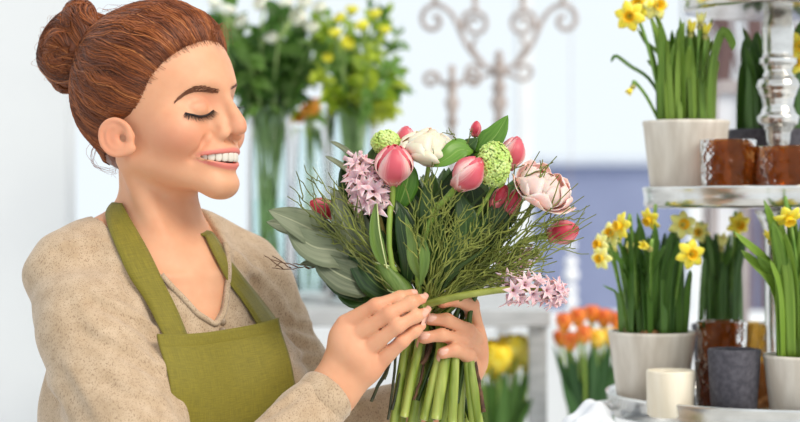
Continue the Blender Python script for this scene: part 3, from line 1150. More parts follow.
def cloth_point(w, u):
    """front of the apron cloth: pulled smooth over the chest"""
    best = -1e9
    for dw in (-14, 0, 14):
        for du in (-12, 0, 12):
            o = Vector(TW(w + dw, 260, u + du)); h, n, _, _ = CHEST.ray_cast(o, Vector(-TF))
            if h is not None:
                f = float((np.array(h) - TO) @ TF) * 1e3
                if f > 0: best = max(best, f - abs(dw) * 0.25)
    return best


def bib():
    nw, nu = 46, 60
    Fm = np.full((nu, nw), np.nan); Wm = np.zeros((nu, nw)); Um = np.zeros((nu, nw))
    for i in range(nu):
        t = i / (nu - 1)
        u = -87 - 330 * t
        half_r = 84 + 26 * np.clip((t - 0.05) / 0.5, 0, 1) ** 1.5 * 2.4 * t
        half_l = 68 + 22 * np.clip((t - 0.05) / 0.5, 0, 1) ** 1.5 * 2.4 * t
        for j in range(nw):
            s = j / (nw - 1)
            w = half_r * (1 - s) - half_l * s
            Wm[i, j] = w; Um[i, j] = u - 0.07 * w + 5.0 * (1 - (2 * s - 1) ** 2) * -1
            f = cloth_point(w, u)
            Fm[i, j] = f if f > -1e8 else np.nan
    Fm = np.where(np.isnan(Fm), np.nanmin(Fm), Fm)
    for _ in range(14):
        G = np.pad(Fm, 1, mode='edge')
        Fm = np.maximum(0.25 * (G[:-2, 1:-1] + G[2:, 1:-1] + G[1:-1, :-2] + G[1:-1, 2:]), Fm - 0.4)
    Fm += 4.0
    tt = np.linspace(0, 1, nu)[:, None]; ss = np.linspace(0, 1, nw)[None, :]
    Fm = Fm + 1.2 * np.sin(9 * ss + 14 * tt) * np.clip(tt * 4, 0, 1) + 3.0 * np.exp(-((ss - 0.12 - 0.5 * tt) / 0.05) ** 2) * np.clip(tt * 3, 0, 1)
    return TO + 1e-3 * (Wm[..., None] * TR + Fm[..., None] * TF + Um[..., None] * HZ), nu, nw


G, nu, nw = bib()
uvg = [[(j / nw, i / nu * 1.6) for j in range(nw)] for i in range(nu)]
mb = MB(); mb.grid(G, uvg)
APRON = mb.build('apron', MAPR, PERSON, thick=0.0022, off=1.0)
NOR = lambda i, j: np.cross(G[min(i + 1, nu - 1), j] - G[max(i - 1, 0), j], G[i, min(j + 1, nw - 1)] - G[i, max(j - 1, 0)])


def strip(points, width_vec, name, mat, parent, thick=0.002, uvs=1.0):
    g, uv = [], []
    for i, (p, wv) in enumerate(zip(points, width_vec)):
        g.append([p - wv, p - wv * 0.33, p + wv * 0.33, p + wv]); uv.append([(k * 0.05, i * 0.02 * uvs) for k in range(4)])
    m = MB(); m.grid(np.array(g), uv)
    return m.build(name, mat, parent, thick=thick, off=0.0)


# turned hem along the top edge, with its seam
hem = []
m = MB(); gg, uu = [], []
for k in range(5):
    i = k * 0.7
    i0 = int(i); fr = i - i0
    row = []
    for j in range(nw):
        p = G[i0, j] * (1 - fr) + G[i0 + 1, j] * fr
        n = NOR(max(1, i0), j); n = n / np.linalg.norm(n)
        if n @ TF < 0: n = -n
        row.append(p + n * (0.0022 if k < 4 else 0.0004))
    gg.append(row); uu.append([(j / nw, k * 0.05) for j in range(nw)])
m.grid(np.array(gg), uu); m.build('hem', MAPR, APRON, thick=0.0006)


# neck straps
def strap(px, half, name, lift=0.004):
    """px: centre line as (column, row), half width in pixels along 'half' directions"""
    c = spline(np.array([(a, b, 0.0) for a, b in px]), 30)
    hw = spline(np.array([(a, b, 0.0) for a, b in half]), 30)
    g = []
    for p, h in zip(c, hw):
        row = []
        for s in (-1, -0.5, 0, 0.5, 1):
            b = on_any(p[0] + s * h[0], p[1] + s * h[1], 0)
            row.append(None if b is None else np.array(b[0] + b[1] * lift))
        if any(r is None for r in row):
            ok = [r for r in row if r is not None]
            if not ok: continue
            row = [r if r is not None else ok[0] for r in row]
        g.append(row)
    g = np.array(g)
    for _ in range(8):
        g[1:-1] = 0.5 * g[1:-1] + 0.25 * (g[2:] + g[:-2])
        g[:, 1:-1] = 0.5 * g[:, 1:-1] + 0.25 * (g[:, 2:] + g[:, :-2])
    return g


sg = strap([(115, 205), (119, 222), (130, 246), (146, 280), (160, 306), (176, 342)], [(10, 0), (13, -3), (14, -3), (14, -2), (13.5, -1), (11, -1)], 'neck_strap')
sg2 = strap([(206, 236), (217, 254), (232, 279), (248, 300), (266, 326)], [(3, -2), (5, -3), (6.5, -3), (7, -3), (9, -2)], 'neck_strap')


def strap_mesh(g, tail):
    g = list(g)
    if tail is not None:
        for e in tail: g.append(e)
    g = np.array(g)
    uv = [[(k * 0.03, i * 0.03) for k in range(5)] for i in range(len(g))]
    m = MB(); m.grid(g, uv)
    return m.build('neck_strap', MAPR, APRON, thick=0.002, off=0)


# the strap ends are sewn behind the corners of the bib, and pass round the back of the neck
strap_mesh(sg, None)
strap_mesh(sg2, None)
back = []
a0, a1 = sg[0], sg2[0]
n = 14
for i in range(n + 1):
    t = i / n
    ang = PI * t
    base = a0 * (1 - t) + a1 * t
    back.append(base + np.array([-0.036 * math.sin(ang), 0.034 * math.sin(ang), 0.004 * math.sin(ang)]))
m = MB(); m.grid(np.array(back), [[(k * 0.03, i * 0.03) for k in range(5)] for i in range(n + 1)])
m.build('neck_strap', MAPR, APRON, thick=0.002, off=0)

# ---- trousers and shoes below the picture
fd = Field((-0.55, 1.72, 0.0), (0.05, 2.22, 1.02), 0.008)
hip = TO + np.array([0, 0, -0.50])
fd.put(lambda X: ell(X, hip, (0.155, 0.125, 0.16)), hip - 0.22, hip + 0.22, 0.03)
for s in (1, -1):
    h = hip + s * 0.085 * TR + np.array([0, 0, -0.06])
    kn = np.array([h[0], h[1], 0.50]) + 0.02 * TF
    an = np.array([h[0], h[1], 0.09]) - 0.01 * TF
    fd.cone(h, kn, 0.088, 0.062, 0.03); fd.cone(kn, an, 0.062, 0.05, 0.02)
tV, tF = fd.nets()
mesh_obj('trousers', tV, tF, noisy('dark denim', rgb(38, 44, 62), rgb(52, 60, 82), 200, 0.85), PERSON)
for s in (1, -1):
    h = hip + s * 0.085 * TR
    f2 = Field((h[0] - 0.2, h[1] - 0.25, -0.01), (h[0] + 0.25, h[1] + 0.2, 0.14), 0.006)
    b = np.array([h[0], h[1], 0.04])
    f2.cone(b - 0.05 * TF, b + 0.14 * TF + (0, 0, -0.008), 0.038, 0.034, 0.02)
    f2.cone(b - 0.03 * TF, b - 0.02 * TF + (0, 0, 0.06), 0.042, 0.046, 0.02)
    f2.D = np.maximum(f2.D, (0.004 - f2.ax[2])[None, None, :])
    v, f = f2.nets(); v[:, 2] -= v[:, 2].min()
    mesh_obj('shoe', v, f, plain('white canvas', rgb(230, 228, 222), 0.7), PERSON)
# ================================================================== the bouquet
GREEN1, GREEN2 = rgb(38, 62, 16), rgb(84, 116, 30)
M_STEM = noisy('tulip stem', rgb(118, 148, 52), rgb(158, 184, 84), 60, 0.4, (1, 1, 0.2), Subsurface_Weight=0.1, Subsurface_Scale=0.004)
M_STEM2 = noisy('cut stem', rgb(112, 132, 38), rgb(168, 180, 88), 90, 0.38, (1, 1, 0.15), Subsurface_Weight=0.1, Subsurface_Scale=0.004)
M_WOOD = noisy('woody stem', rgb(64, 40, 26), rgb(104, 70, 44), 120, 0.75)
M_DARKSTEM = noisy('dark stem', rgb(34, 40, 24), rgb(62, 66, 34), 120, 0.6)
M_TWIG = noisy('green twig', rgb(96, 108, 36), rgb(146, 152, 70), 80, 0.6, bump=0.2)
M_TWIGD = noisy('darker twig bark', rgb(74, 84, 36), rgb(112, 118, 52), 80, 0.6, bump=0.2)  # darker twig tone, dealt out among the green twigs
M_TULIP = uvpetal('tulip petal', rgb(214, 84, 98), rgb(246, 196, 190), rgb(226, 140, 130), epow=0.6)
M_TULIPR = uvpetal('deep pink petal', rgb(200, 50, 72), rgb(236, 134, 138), rgb(220, 110, 110), epow=0.62)
M_PEONY = uvpetal('blush petal', rgb(240, 198, 190), rgb(246, 222, 214), rgb(234, 184, 180), rough=0.55, epow=0.6)
M_CREAM = uvpetal('cream petal', rgb(234, 212, 186), rgb(242, 228, 206), rgb(222, 188, 156), rough=0.55, epow=0.6)
M_HYAC = uvpetal('hyacinth petal', rgb(240, 190, 196), rgb(250, 218, 220), rgb(226, 160, 172), rough=0.5, epow=0.5)
M_VIB = noisy('viburnum floret', rgb(182, 206, 98), rgb(216, 230, 146), 90, 0.55, bump=0.05, Subsurface_Weight=0.15, Subsurface_Scale=0.004)
M_LAUREL = leafmat('grey green laurel leaf', rgb(86, 96, 70), rgb(124, 132, 102), rgb(156, 160, 128), 0.5, 0.12)
M_DARKLEAF = leafmat('dark green leaf', rgb(30, 58, 22), rgb(64, 98, 36), rgb(96, 124, 60), 0.38, 0.15)
M_FRESHLEAF = leafmat('fresh green leaf', rgb(76, 128, 32), rgb(118, 164, 58), rgb(140, 176, 84), 0.38, 0.25)
M_TULIPLEAF = leafmat('tulip leaf', rgb(92, 124, 48), rgb(134, 158, 78), None, 0.4, 0.2)
M_EDGE = plain('pale leaf edge', rgb(214, 222, 160), 0.45)
M_GRASS = leafmat('dark grassy leaf', rgb(34, 56, 16), rgb(72, 98, 28), None, 0.45, 0.15)

BIND = P(432, 318, 1.91)
BOUQ = tag(empty('bouquet', P(432, 425, 1.91)), 'spring bouquet of pink tulips, hyacinths, cream ranunculus and green twigs in both hands', 'bouquet')


def unit(v):
    v = np.asarray(v, float)
    return v / (np.linalg.norm(v) + 1e-12)


def frame(axis):
    z = unit(axis)
    x = np.cross((0.0, 1.0, 0.0) if abs(z[1]) < 0.9 else (1.0, 0, 0), z); x = unit(x)
    return x, np.cross(z, x), z


def petal(c, X, Y, Z, ang, ln, wid, r0, rmid, rtip, curl=0.0, n=9, m=7, notch=0.0, wob=0.0, tipw=0.1):
    """a cupped petal growing from c along Z, leaning out at angle ang; returns points and uv"""
    ca, sa = math.cos(ang), math.sin(ang)
    O, T = ca * X + sa * Y, -sa * X + ca * Y
    g, uv = [], []
    for i in range(n):
        u = i / (n - 1)
        w = wid * (math.sin(PI * min(1, u ** 0.85 * 0.87 + 0.07)) ** 0.62) * (1 - 0.0 * u) + wid * tipw * (1 - u) * 0.6
        rad = (1 - u) ** 2 * r0 + 2 * u * (1 - u) * (2 * rmid - 0.5 * (r0 + rtip)) + u * u * rtip
        h = ln * (u - curl * u ** 3)
        row, ur = [], []
        for j in range(m):
            v = 2 * j / (m - 1) - 1
            a = v * w / max(rad, wid * 0.55)
            rr = max(rad, wid * 0.55)
            off = rad - rr
            hh = h - ln * 0.10 * v * v * u - notch * ln * math.exp(-(v / 0.25) ** 2) * u ** 6
            z = wob * math.sin(7 * v + 5 * u + ang * 3) * u
            row.append(c + (off + rr * math.cos(a) + z) * O + rr * math.sin(a) * T + hh * Z)
            ur.append((u, v))
        g.append(row); uv.append(ur)
    return np.array(g), uv


def stem_to(c, Z, bend, rad, name, mat, parent, extra=None, n=16):
    p = [c, c - unit(Z) * 0.03, bend[0] if len(bend) else (c + BIND) / 2] + list(bend[1:]) + [BIND + np.array([RNG.normal(0, 0.004), RNG.normal(0, 0.008), 0])]
    m = MB(); m.tube(spline(p, n), rad, 8)
    return m.build(name, mat, parent)


def tulip(px, py, d, axis, ln, label, mat=None, bend=(), open_=1.0, rad=0.003, spin=0.3):
    c = P(px, py, d)
    X, Y, Z = frame(axis)
    base = c - Z * ln * 0.5
    st = stem_to(base, Z, [np.array(b) for b in bend], rad, 'tulip', M_STEM, BOUQ)
    st['label'] = label
    for k in range(6):
        inner = k % 2
        a = spin + k * PI / 3
        R = ln * 0.44 * open_
        g, uv = petal(base - Z * 0.001, X, Y, Z, a, ln * (1.03 if inner else 0.98), ln * (0.44 if not inner else 0.40), 0.002, R * (0.88 if inner else 1.0), R * (0.12 if inner else 0.38), 0.03)
        m = MB(); m.grid(g, uv)
        m.build('petal', mat or M_TULIP, st, thick=0.0006)
    return st


def blade(path, widths, nrm, fold=0.15, wave=0.0, m=5):
    path = np.asarray(path, float)
    t = np.gradient(path, axis=0)
    g, uv = [], []
    n = len(path)
    for i in range(n):
        tt = unit(t[i]); s = unit(np.cross(tt, nrm)); nn = np.cross(s, tt)
        row, ur = [], []
        for j in range(m):
            v = 2 * j / (m - 1) - 1
            row.append(path[i] + s * v * widths[i] + nn * (abs(v) * fold * widths[i] + wave * math.sin(9 * i / n + 2 * v) * abs(v)))
            ur.append((i / (n - 1), v))
        g.append(row); uv.append(ur)
    return np.array(g), uv


def leaf(px, wid, mat, nrm=(0, -1, 0.2), name='leaf', parent=None, n=16, fold=0.12, label=None, peak=0.45, wave=0.0, thick=0.0004):
    pts = spline([P(*p) for p in px], n)
    s = np.linspace(0, 1, n)
    w = wid * np.interp(s, [0, 0.05, peak * 0.5, peak, 0.78, 0.93, 1], [0.08, 0.2, 0.82, 1, 0.66, 0.26, 0.0])
    g, uv = blade(pts, w, np.array(nrm), fold, wave, 7)
    m = MB(); m.grid(g, uv)
    o = m.build(name, mat, parent or BOUQ, thick=thick)
    if label: o['label'] = label
    return o


# ---- flowers
tulip(394, 164, 1.845, (0.05, -0.35, 1), 0.043, 'large pink tulip facing front', bend=[P(390, 210, 1.85), P(393, 268, 1.855)], spin=-1.5, open_=1.06)
tulip(469, 173, 1.838, (0.62, -0.25, 0.7), 0.041, 'pink tulip leaning right on a long bent stem', bend=[P(438, 205, 1.845), P(424, 240, 1.85), P(418, 280, 1.86)], spin=-1.0, open_=0.92, rad=0.0034)
tulip(513, 152, 1.875, (0.35, 0.1, 1), 0.036, 'pink tulip half hidden by the green viburnum', M_TULIP, bend=[P(492, 215, 1.88)], open_=0.85, spin=-1.2)
tulip(564, 232, 1.880, (1, -0.1, 0.25), 0.034, 'pink tulip among the twigs on the right', M_TULIPR, bend=[P(510, 262, 1.89)], open_=0.85, spin=0.4)
tulip(323, 208, 1.880, (-0.9, -0.2, 0.45), 0.032, 'pink tulip above the laurel leaves', M_TULIPR, bend=[P(362, 250, 1.885)], open_=0.75)
tulip(405, 141, 1.905, (0.1, 0, 1), 0.034, 'pink tulip behind the front tulip', M_TULIP, bend=[P(412, 220, 1.905)], open_=0.8)
tulip(513, 201, 1.873, (0.4, -0.1, 0.8), 0.030, 'dark pink tulip bud deep in the twigs', M_TULIPR, bend=[P(480, 250, 1.885)], open_=0.62)
tulip(476, 128, 1.900, (0.1, 0, 1), 0.017, 'tiny deep pink bud at the top', M_TULIPR, bend=[P(462, 200, 1.905)], open_=0.75, rad=0.0016)
tulip(500, 196, 1.872, (0.5, -0.1, 0.8), 0.028, 'pink bud under the viburnum', M_TULIPR, bend=[P(470, 250, 1.885)], open_=0.6)


def layered(px, py, d, axis, R, mat, name, label, rings, squash=0.8, bend=()):
    c = P(px, py, d); X, Y, Z = frame(axis)
    base = c - Z * R * 0.75
    st = stem_to(base, Z, [np.array(b) for b in bend], 0.0024, name, M_STEM, BOUQ)
    st['label'] = label
    for r, (cnt, rad, top, hgt) in enumerate(rings):
        for k in range(cnt):
            a = 2 * PI * k / cnt + r * 0.7 + RNG.normal(0, 0.12)
            f = 1 + RNG.normal(0, 0.05)
            g, uv = petal(base, X, Y, Z, a, R * hgt * f, R * (0.62 if rad > 0.4 else 0.4), R * 0.08, R * rad * f, R * top * f, 0.04, notch=0.05 * RNG.random(), wob=R * 0.035)
            m = MB(); m.grid(g, uv); m.build('petal', mat, st, thick=0.0005)
    return st


layered(431, 147, 1.868, (0.12, -0.25, 1), 0.0265, M_CREAM, 'ranunculus', 'cream ranunculus', [(4, 0.34, 0.04, 1.30), (5, 0.56, 0.06, 1.42), (6, 0.80, 0.16, 1.46), (6, 0.98, 0.34, 1.42), (6, 1.10, 0.62, 1.22), (5, 1.16, 0.95, 0.95)], bend=[P(432, 220, 1.88)])
layered(543, 188, 1.868, (0.45, -0.5, 0.75), 0.0255, M_PEONY, 'peony', 'pale pink ruffled peony', [(4, 0.34, 0.05, 1.3), (5, 0.55, 0.08, 1.42), (6, 0.78, 0.2, 1.46), (6, 0.98, 0.62, 1.40), (6, 1.10, 1.1, 1.2), (5, 1.15, 1.5, 0.95)], bend=[P(490, 250, 1.885)])


def viburnum(px, py, d, rx, rz, label):
    c = P(px, py, d); m = MB()
    n = 120
    for i in range(n):
        z = 1 - 2 * (i + 0.5) / n; a = i * 2.39996
        s = math.sqrt(1 - z * z)
        dr = np.array([s * math.cos(a), s * math.sin(a), z])
        p = c + dr * np.array([rx, rx, rz]) * (1 + RNG.normal(0, 0.035))
        X, Y, Z = frame(dr + RNG.normal(0, 0.12, 3))
        r = 0.0042 * (1 + RNG.normal(0, 0.1)); t0 = RNG.random() * 6
        for k in range(5):
            aa = t0 + k * 2 * PI / 5
            O = math.cos(aa) * X + math.sin(aa) * Y; T = -math.sin(aa) * X + math.cos(aa) * Y
            g = [[p + O * r * u * 1.0 + T * v * r * 0.55 * math.sin(PI * min(1, u * 0.8 + 0.12)) + Z * (0.0012 * math.sin(u * 2.4) - 0.0008 * v * v) for v in (-1, 0, 1)] for u in (0.02, 0.45, 0.8, 1.0)]
            m.grid(np.array(g))
    m.ball(c, 1.0, 12, 18, (rx * 0.94, rx * 0.94, rz * 0.94))
    o = m.build('viburnum', M_VIB, BOUQ, thick=0.0003)
    o['label'] = label
    mm = MB(); mm.tube(spline([c - (0, 0, rz), (c + BIND) / 2 + (0, 0.005, 0), BIND], 10), 0.0022, 7)
    mm.build('stalk', M_STEM, o)


viburnum(494, 164, 1.850, 0.0165, 0.0225, 'large lime green snowball head')
viburnum(386, 143, 1.885, 0.0145, 0.012, 'small lime green snowball head behind the front tulip')


def floret(p, dr, r, parent, mat=None, closed=0.0):
    X, Y, Z = frame(dr)
    m = MB(); t0 = RNG.random() * 6
    for k in range(6):
        a = t0 + k * PI / 3
        ln = r * 1.3
        g, uv = [], []
        for i in range(6):
            u = i / 5
            out = r * (0.16 + (1.0 - closed) * 0.95 * max(0, u - 0.35) ** 1.2 * 1.6)
            h = ln * (u - (1 - closed) * 0.75 * max(0, u - 0.45) ** 1.4)
            w = r * 0.26 * math.sin(PI * min(1, 0.25 + u * 0.72)) ** 0.8
            O = math.cos(a) * X + math.sin(a) * Y; T = -math.sin(a) * X + math.cos(a) * Y
            g.append([p + O * out + T * w * v + Z * h + O * (-0.12 * r * v * v) for v in (-1, 0, 1)]); uv.append([(u, v * 0.8) for v in (-1, 0, 1)])
        m.grid(np.array(g), uv)
    return m.build('floret', mat or M_HYAC, parent, thick=0.0004)


def hyacinth(path, n, r, label, mat=None, stemmat=None, tipclosed=0.3, spread=0.012, front=0.5):
    pts = spline([P(*p) for p in path], 40)
    m = MB(); m.tube(pts, np.linspace(0.0042, 0.0024, 40), 8)
    st = m.build('hyacinth', stemmat or M_STEM, BOUQ); st['label'] = label
    L0 = 40 - int(40 * front)
    for i in range(n):
        s = i / (n - 1)
        k = min(39, int(L0 + s * (39 - L0)))
        t = unit(pts[min(39, k + 1)] - pts[max(0, k - 1)])
        X, Y, Z = frame(t)
        a = i * 2.4
        O = math.cos(a) * X + math.sin(a) * Y
        taper = 1 - 0.45 * s ** 2
        dr = unit(O + t * (0.1 + 0.9 * s))
        if dr[1] > 0.75: continue
        p = pts[k] + O * spread * taper * 0.35
        floret(p, dr, r * taper * (1 + RNG.normal(0, 0.08)), st, mat, 0.0 if s < 1 - tipclosed else 0.9)
    return st


M_TAN = noisy('hyacinth stalk', rgb(150, 128, 60), rgb(178, 158, 86), 60, 0.5)
hyacinth([(392, 296, 1.885), (384, 240, 1.875), (374, 205, 1.862), (364, 182, 1.858), (356, 156, 1.862)], 34, 0.0150, 'pale pink hyacinth spike at the left', stemmat=M_TAN, front=0.56, spread=0.016, tipclosed=0.12)
hyacinth([(424, 305, 1.868), (455, 297, 1.852), (492, 291, 1.846), (520, 289, 1.846), (550, 292, 1.848), (561, 296, 1.85)], 32, 0.0128, 'pale pink hyacinth lying out to the lower right', stemmat=noisy('hyacinth stem', rgb(128, 136, 52), rgb(160, 164, 78), 60, 0.4), front=0.52, spread=0.013, tipclosed=0.18)
hyacinth([(440, 308, 1.905), (480, 282, 1.90), (505, 266, 1.895), (535, 252, 1.89)], 20, 0.0110, 'pink hyacinth half hidden in the twigs', mat=M_HYAC, front=0.42)

# ---- leaves
lau = [([(352, 262, 1.875), (322, 236, 1.862), (296, 222, 1.850), (268, 210, 1.845)], 0.019, (0.1, -1, 0.35)),
       ([(368, 270, 1.868), (340, 252, 1.856), (312, 246, 1.848), (285, 225, 1.850)], 0.021, (0.0, -1, 0.3)),
       ([(345, 240, 1.895), (316, 228, 1.89), (288, 226, 1.885), (266, 222, 1.88)], 0.013, (0.1, -1, 0.4)),
       ([(380, 290, 1.868), (356, 282, 1.858), (332, 270, 1.850), (312, 252, 1.850)], 0.019, (0.1, -1, 0.2)),
       ([(374, 262, 1.872), (352, 240, 1.858), (340, 214, 1.852), (334, 186, 1.858)], 0.014, (0.5, -1, 0.1)),
       ([(360, 275, 1.895), (338, 262, 1.89), (320, 262, 1.885), (300, 264, 1.88)], 0.010, (0, -1, 0.5)),
       ([(392, 280, 1.873), (372, 256, 1.862), (362, 232, 1.858), (358, 205, 1.866)], 0.016, (-0.3, -1, 0.1))]
for a, w, n in lau:
    leaf(a, w, M_LAUREL, n, label='grey green laurel leaf', fold=0.18, peak=0.5)
for a, w, n in [([(392, 297, 1.885), (366, 290, 1.875), (342, 286, 1.866), (318, 268, 1.866)], 0.015, (0.1, -1, 0.3)),
                ([(398, 296, 1.875), (378, 286, 1.862), (362, 268, 1.858), (350, 246, 1.862)], 0.016, (0.1, -1, 0.1)),
                ([(396, 300, 1.880), (372, 296, 1.872), (352, 298, 1.868), (332, 282, 1.872)], 0.014, (0.1, -1, 0.3)),
                ([(420, 290, 1.875), (412, 250, 1.862), (404, 222, 1.858), (396, 200, 1.862)], 0.012, (0.2, -1, 0.1)),
                ([(430, 290, 1.880), (434, 250, 1.866), (430, 215, 1.862), (424, 185, 1.868)], 0.014, (-0.2, -1, 0.1)),
                ([(405, 295, 1.873), (408, 262, 1.858), (402, 230, 1.850), (399, 205, 1.852)], 0.009, (-0.2, -1, 0.1)),
                ([(446, 290, 1.885), (462, 250, 1.872), (466, 222, 1.866), (458, 190, 1.868)], 0.018, (0.2, -1, 0.2)),
                ([(452, 290, 1.890), (480, 250, 1.876), (496, 222, 1.870), (500, 195, 1.872)], 0.018, (0.1, -1, 0.2)),
                ([(420, 290, 1.900), (400, 240, 1.890), (392, 205, 1.885), (396, 172, 1.884)], 0.020, (0.2, -1, 0.1)),
                ([(380, 215, 1.89), (372, 190, 1.885), (372, 165, 1.882), (380, 140, 1.884)], 0.012, (0.2, -1, 0.1)),
                ([(370, 250, 1.90), (356, 215, 1.895), (348, 180, 1.892), (352, 150, 1.894)], 0.014, (0.2, -1, 0.1)),
                ([(462, 280, 1.905), (470, 240, 1.90), (474, 205, 1.895), (468, 175, 1.893)], 0.020, (0.2, -1, 0.1)),
                ([(440, 280, 1.91), (446, 240, 1.905), (452, 200, 1.90), (462, 160, 1.90)], 0.022, (0, -1, 0.1)),
                ([(480, 165, 1.89), (470, 158, 1.88), (468, 148, 1.875), (478, 138, 1.875)], 0.012, (0, -1, 0.3))]:
    leaf(a, w, M_DARKLEAF, n, label='dark green leaf', fold=0.2)
leaf([(474, 158, 1.878), (486, 146, 1.874), (497, 134, 1.872), (508, 115, 1.876)], 0.0145, M_FRESHLEAF, (-0.4, -1, 0.25), label='upright fresh green pointed leaf', fold=0.22, peak=0.5)
leaf([(473, 152, 1.862), (460, 150, 1.852), (448, 158, 1.846), (433, 167, 1.848)], 0.013, M_FRESHLEAF, (0.2, -0.8, 0.7), label='fresh green leaf folded beside the ranunculus', fold=0.3, peak=0.42, wave=0.001)
leaf([(470, 150, 1.868), (462, 146, 1.864), (452, 150, 1.858), (444, 158, 1.856)], 0.010, M_FRESHLEAF, (0.2, -0.8, 0.9), label='fresh green leaf', fold=0.3)
leaf([(395, 215, 1.868), (404, 192, 1.862), (408, 175, 1.86), (402, 158, 1.866)], 0.013, M_FRESHLEAF, (0.3, -1, 0.1), label='fresh green leaf behind the front tulip', fold=0.2)
for px, py in ((338, 145), (333, 160)):
    leaf([(px + 26, py + 20, 1.89), (px + 12, py + 8, 1.885), (px, py, 1.88), (px - 8, py - 4, 1.88)], 0.0035, M_LAUREL, (0, -1, 0.6), label='slim grey leaf')

# the tulip leaf wrapped round the front stem, with its pale edge
def wrap_leaf():
    g, uv = [], []
    for i, (py, px, r, sp) in enumerate(((293, 400, 13.5, 1.5), (286, 396, 14.5, 1.5), (278, 392, 14.5, 1.5), (270, 387, 13, 1.45), (264, 383, 11, 1.35))):
        c = P(px, py, 1.862); row = []
        for j in range(13):
            v = 2 * j / 12 - 1
            a = v * sp
            row.append(c + np.array([math.sin(a) * r * 0.00104, -math.cos(a) * 0.011, -0.004 * v * (1 if i > 2 else 0.4) - 0.005 * v * v * (i < 2) * -1]))
        g.append(row); uv.append([(i / 4, 2 * j / 12 - 1) for j in range(13)])
    m = MB(); m.grid(np.array(g), uv)
    o = m.build('leaf', M_TULIPLEAF, BOUQ, thick=0.0006, sub=1)
    o['label'] = 'broad pale green tulip leaf wrapped round the stems'
    for row in (g[0], g[-1]):
        e = MB(); e.tube(spline(row, 24), 0.0009, 6); e.build('leaf_edge', M_EDGE, o)


wrap_leaf()
o = leaf([(387, 270, 1.853), (378, 250, 1.846), (374, 228, 1.842), (376, 201, 1.846)], 0.0075, M_TULIPLEAF, (0.3, -1, 0.0), label='narrow tulip leaf standing beside the front stem', fold=0.5)
e = MB(); e.tube(spline([P(387, 268, 1.850), P(383, 250, 1.842), P(379, 228, 1.839), P(377, 203, 1.845)], 16), 0.0007, 6); e.build('leaf_edge', M_EDGE, o)
leaf([(424, 285, 1.858), (414, 262, 1.846), (412, 240, 1.842), (405, 214, 1.846)], 0.006, M_TULIPLEAF, (-0.3, -1, 0.0), label='narrow tulip leaf', fold=0.5)
leaf([(420, 288, 1.856), (424, 262, 1.844), (422, 244, 1.842), (416, 232, 1.846)], 0.006, M_TULIPLEAF, (0.3, -1, 0.0), label='narrow tulip leaf', fold=0.4)

for i in range(16):
    ex = 372 + 9.5 * i + RNG.normal(0, 3); ey = 172 + 14 * RNG.random() - 12 * math.sin(PI * i / 15)
    dd = 1.90 + 0.05 * RNG.random()
    leaf([(432 + RNG.normal(0, 6), 285, 1.91), (432 + (ex - 432) * 0.5, 240, dd - 0.005), (432 + (ex - 432) * 0.85, 205, dd), (ex, ey, dd + 0.01)], 0.017 + 0.006 * RNG.random(), M_DARKLEAF, (RNG.normal(0, 0.3), -1, 0.15), label='dark green leaf', fold=0.2, peak=0.6)
# ---- twigs: main shoot with short forked side shoots
def twig(path, r=0.0011, forks=5, mat=None, flen=0.024, seed=0, name='twig'):
    pts = spline([P(*p) for p in path], 22)
    for k in range(1, 22):
        pts[k] += RNG.normal(0, 0.0007, 3)
    m = MB(); m.tube(pts, np.linspace(r, r * 0.45, 22), 5)
    for i in range(forks):
        k = int(22 * (0.45 + 0.5 * (i + RNG.random() * 0.6) / max(1, forks)))
        k = min(20, k)
        t = unit(pts[k + 1] - pts[k - 1])
        sdir = unit(np.cross(t, (0, 1, 0)) * RNG.choice([-1, 1]) + np.array([0, RNG.normal(0, 0.5), 0]))
        dr = unit(t * 0.9 + sdir * 0.75)
        ln = flen * (0.5 + 0.8 * RNG.random())
        q = [pts[k] + dr * ln * s + t * ln * 0.25 * s * s + RNG.normal(0, 0.0005, 3) for s in np.linspace(0, 1, 6)]
        m.tube(np.array(q), np.linspace(r * 0.7, r * 0.45, 6), 4)
        if RNG.random() < 0.55:
            dr2 = unit(t * 0.8 - sdir * 0.7)
            b = q[3]; m.tube(np.array([b + dr2 * ln * 0.4 * s for s in np.linspace(0, 1, 4)]), np.linspace(r * 0.55, r * 0.4, 4), 4)
    return m.build(name, mat or M_TWIG, BOUQ)


ENDS_R = [(590, 205), (596, 214), (584, 196), (577, 183), (571, 190), (556, 155), (548, 166), (540, 152), (560, 175), (574, 205), (566, 213), (592, 222), (552, 208), (545, 196), (535, 180),
          (528, 165), (580, 228), (575, 240), (562, 250), (583, 236), (556, 262), (545, 232), (538, 220), (530, 205), (522, 190), (552, 240), (568, 225), (520, 236), (512, 226), (540, 252),
          (505, 215), (528, 250), (550, 222), (515, 205), (536, 236), (524, 222), (497, 232), (545, 268), (508, 246), (560, 232)]
for i, (ex, ey) in enumerate(ENDS_R):
    d1 = 1.835 + 0.055 * RNG.random()
    sx, sy = 432 + RNG.normal(6, 6), 306 + RNG.normal(0, 4)
    mx, my = sx + (ex - sx) * 0.5, sy + (ey - sy) * 0.5
    b = RNG.normal(0, 5)
    twig([(sx, sy, 1.885), (sx + (ex - sx) * 0.25, sy + (ey - sy) * 0.30 + b * 0.5, 1.872), (mx, my + b, (1.88 + d1) / 2 - 0.008), (ex, ey, d1)], 0.00085 + 0.0004 * RNG.random(), 5, M_TWIG if RNG.random() < 0.7 else M_TWIGD)
ENDS_L = [(304, 164), (290, 186), (313, 166), (299, 178), (328, 172), (318, 190), (300, 205), (288, 196), (335, 180), (310, 215), (345, 195), (330, 222), (352, 208), (342, 230), (322, 235), (355, 240)]
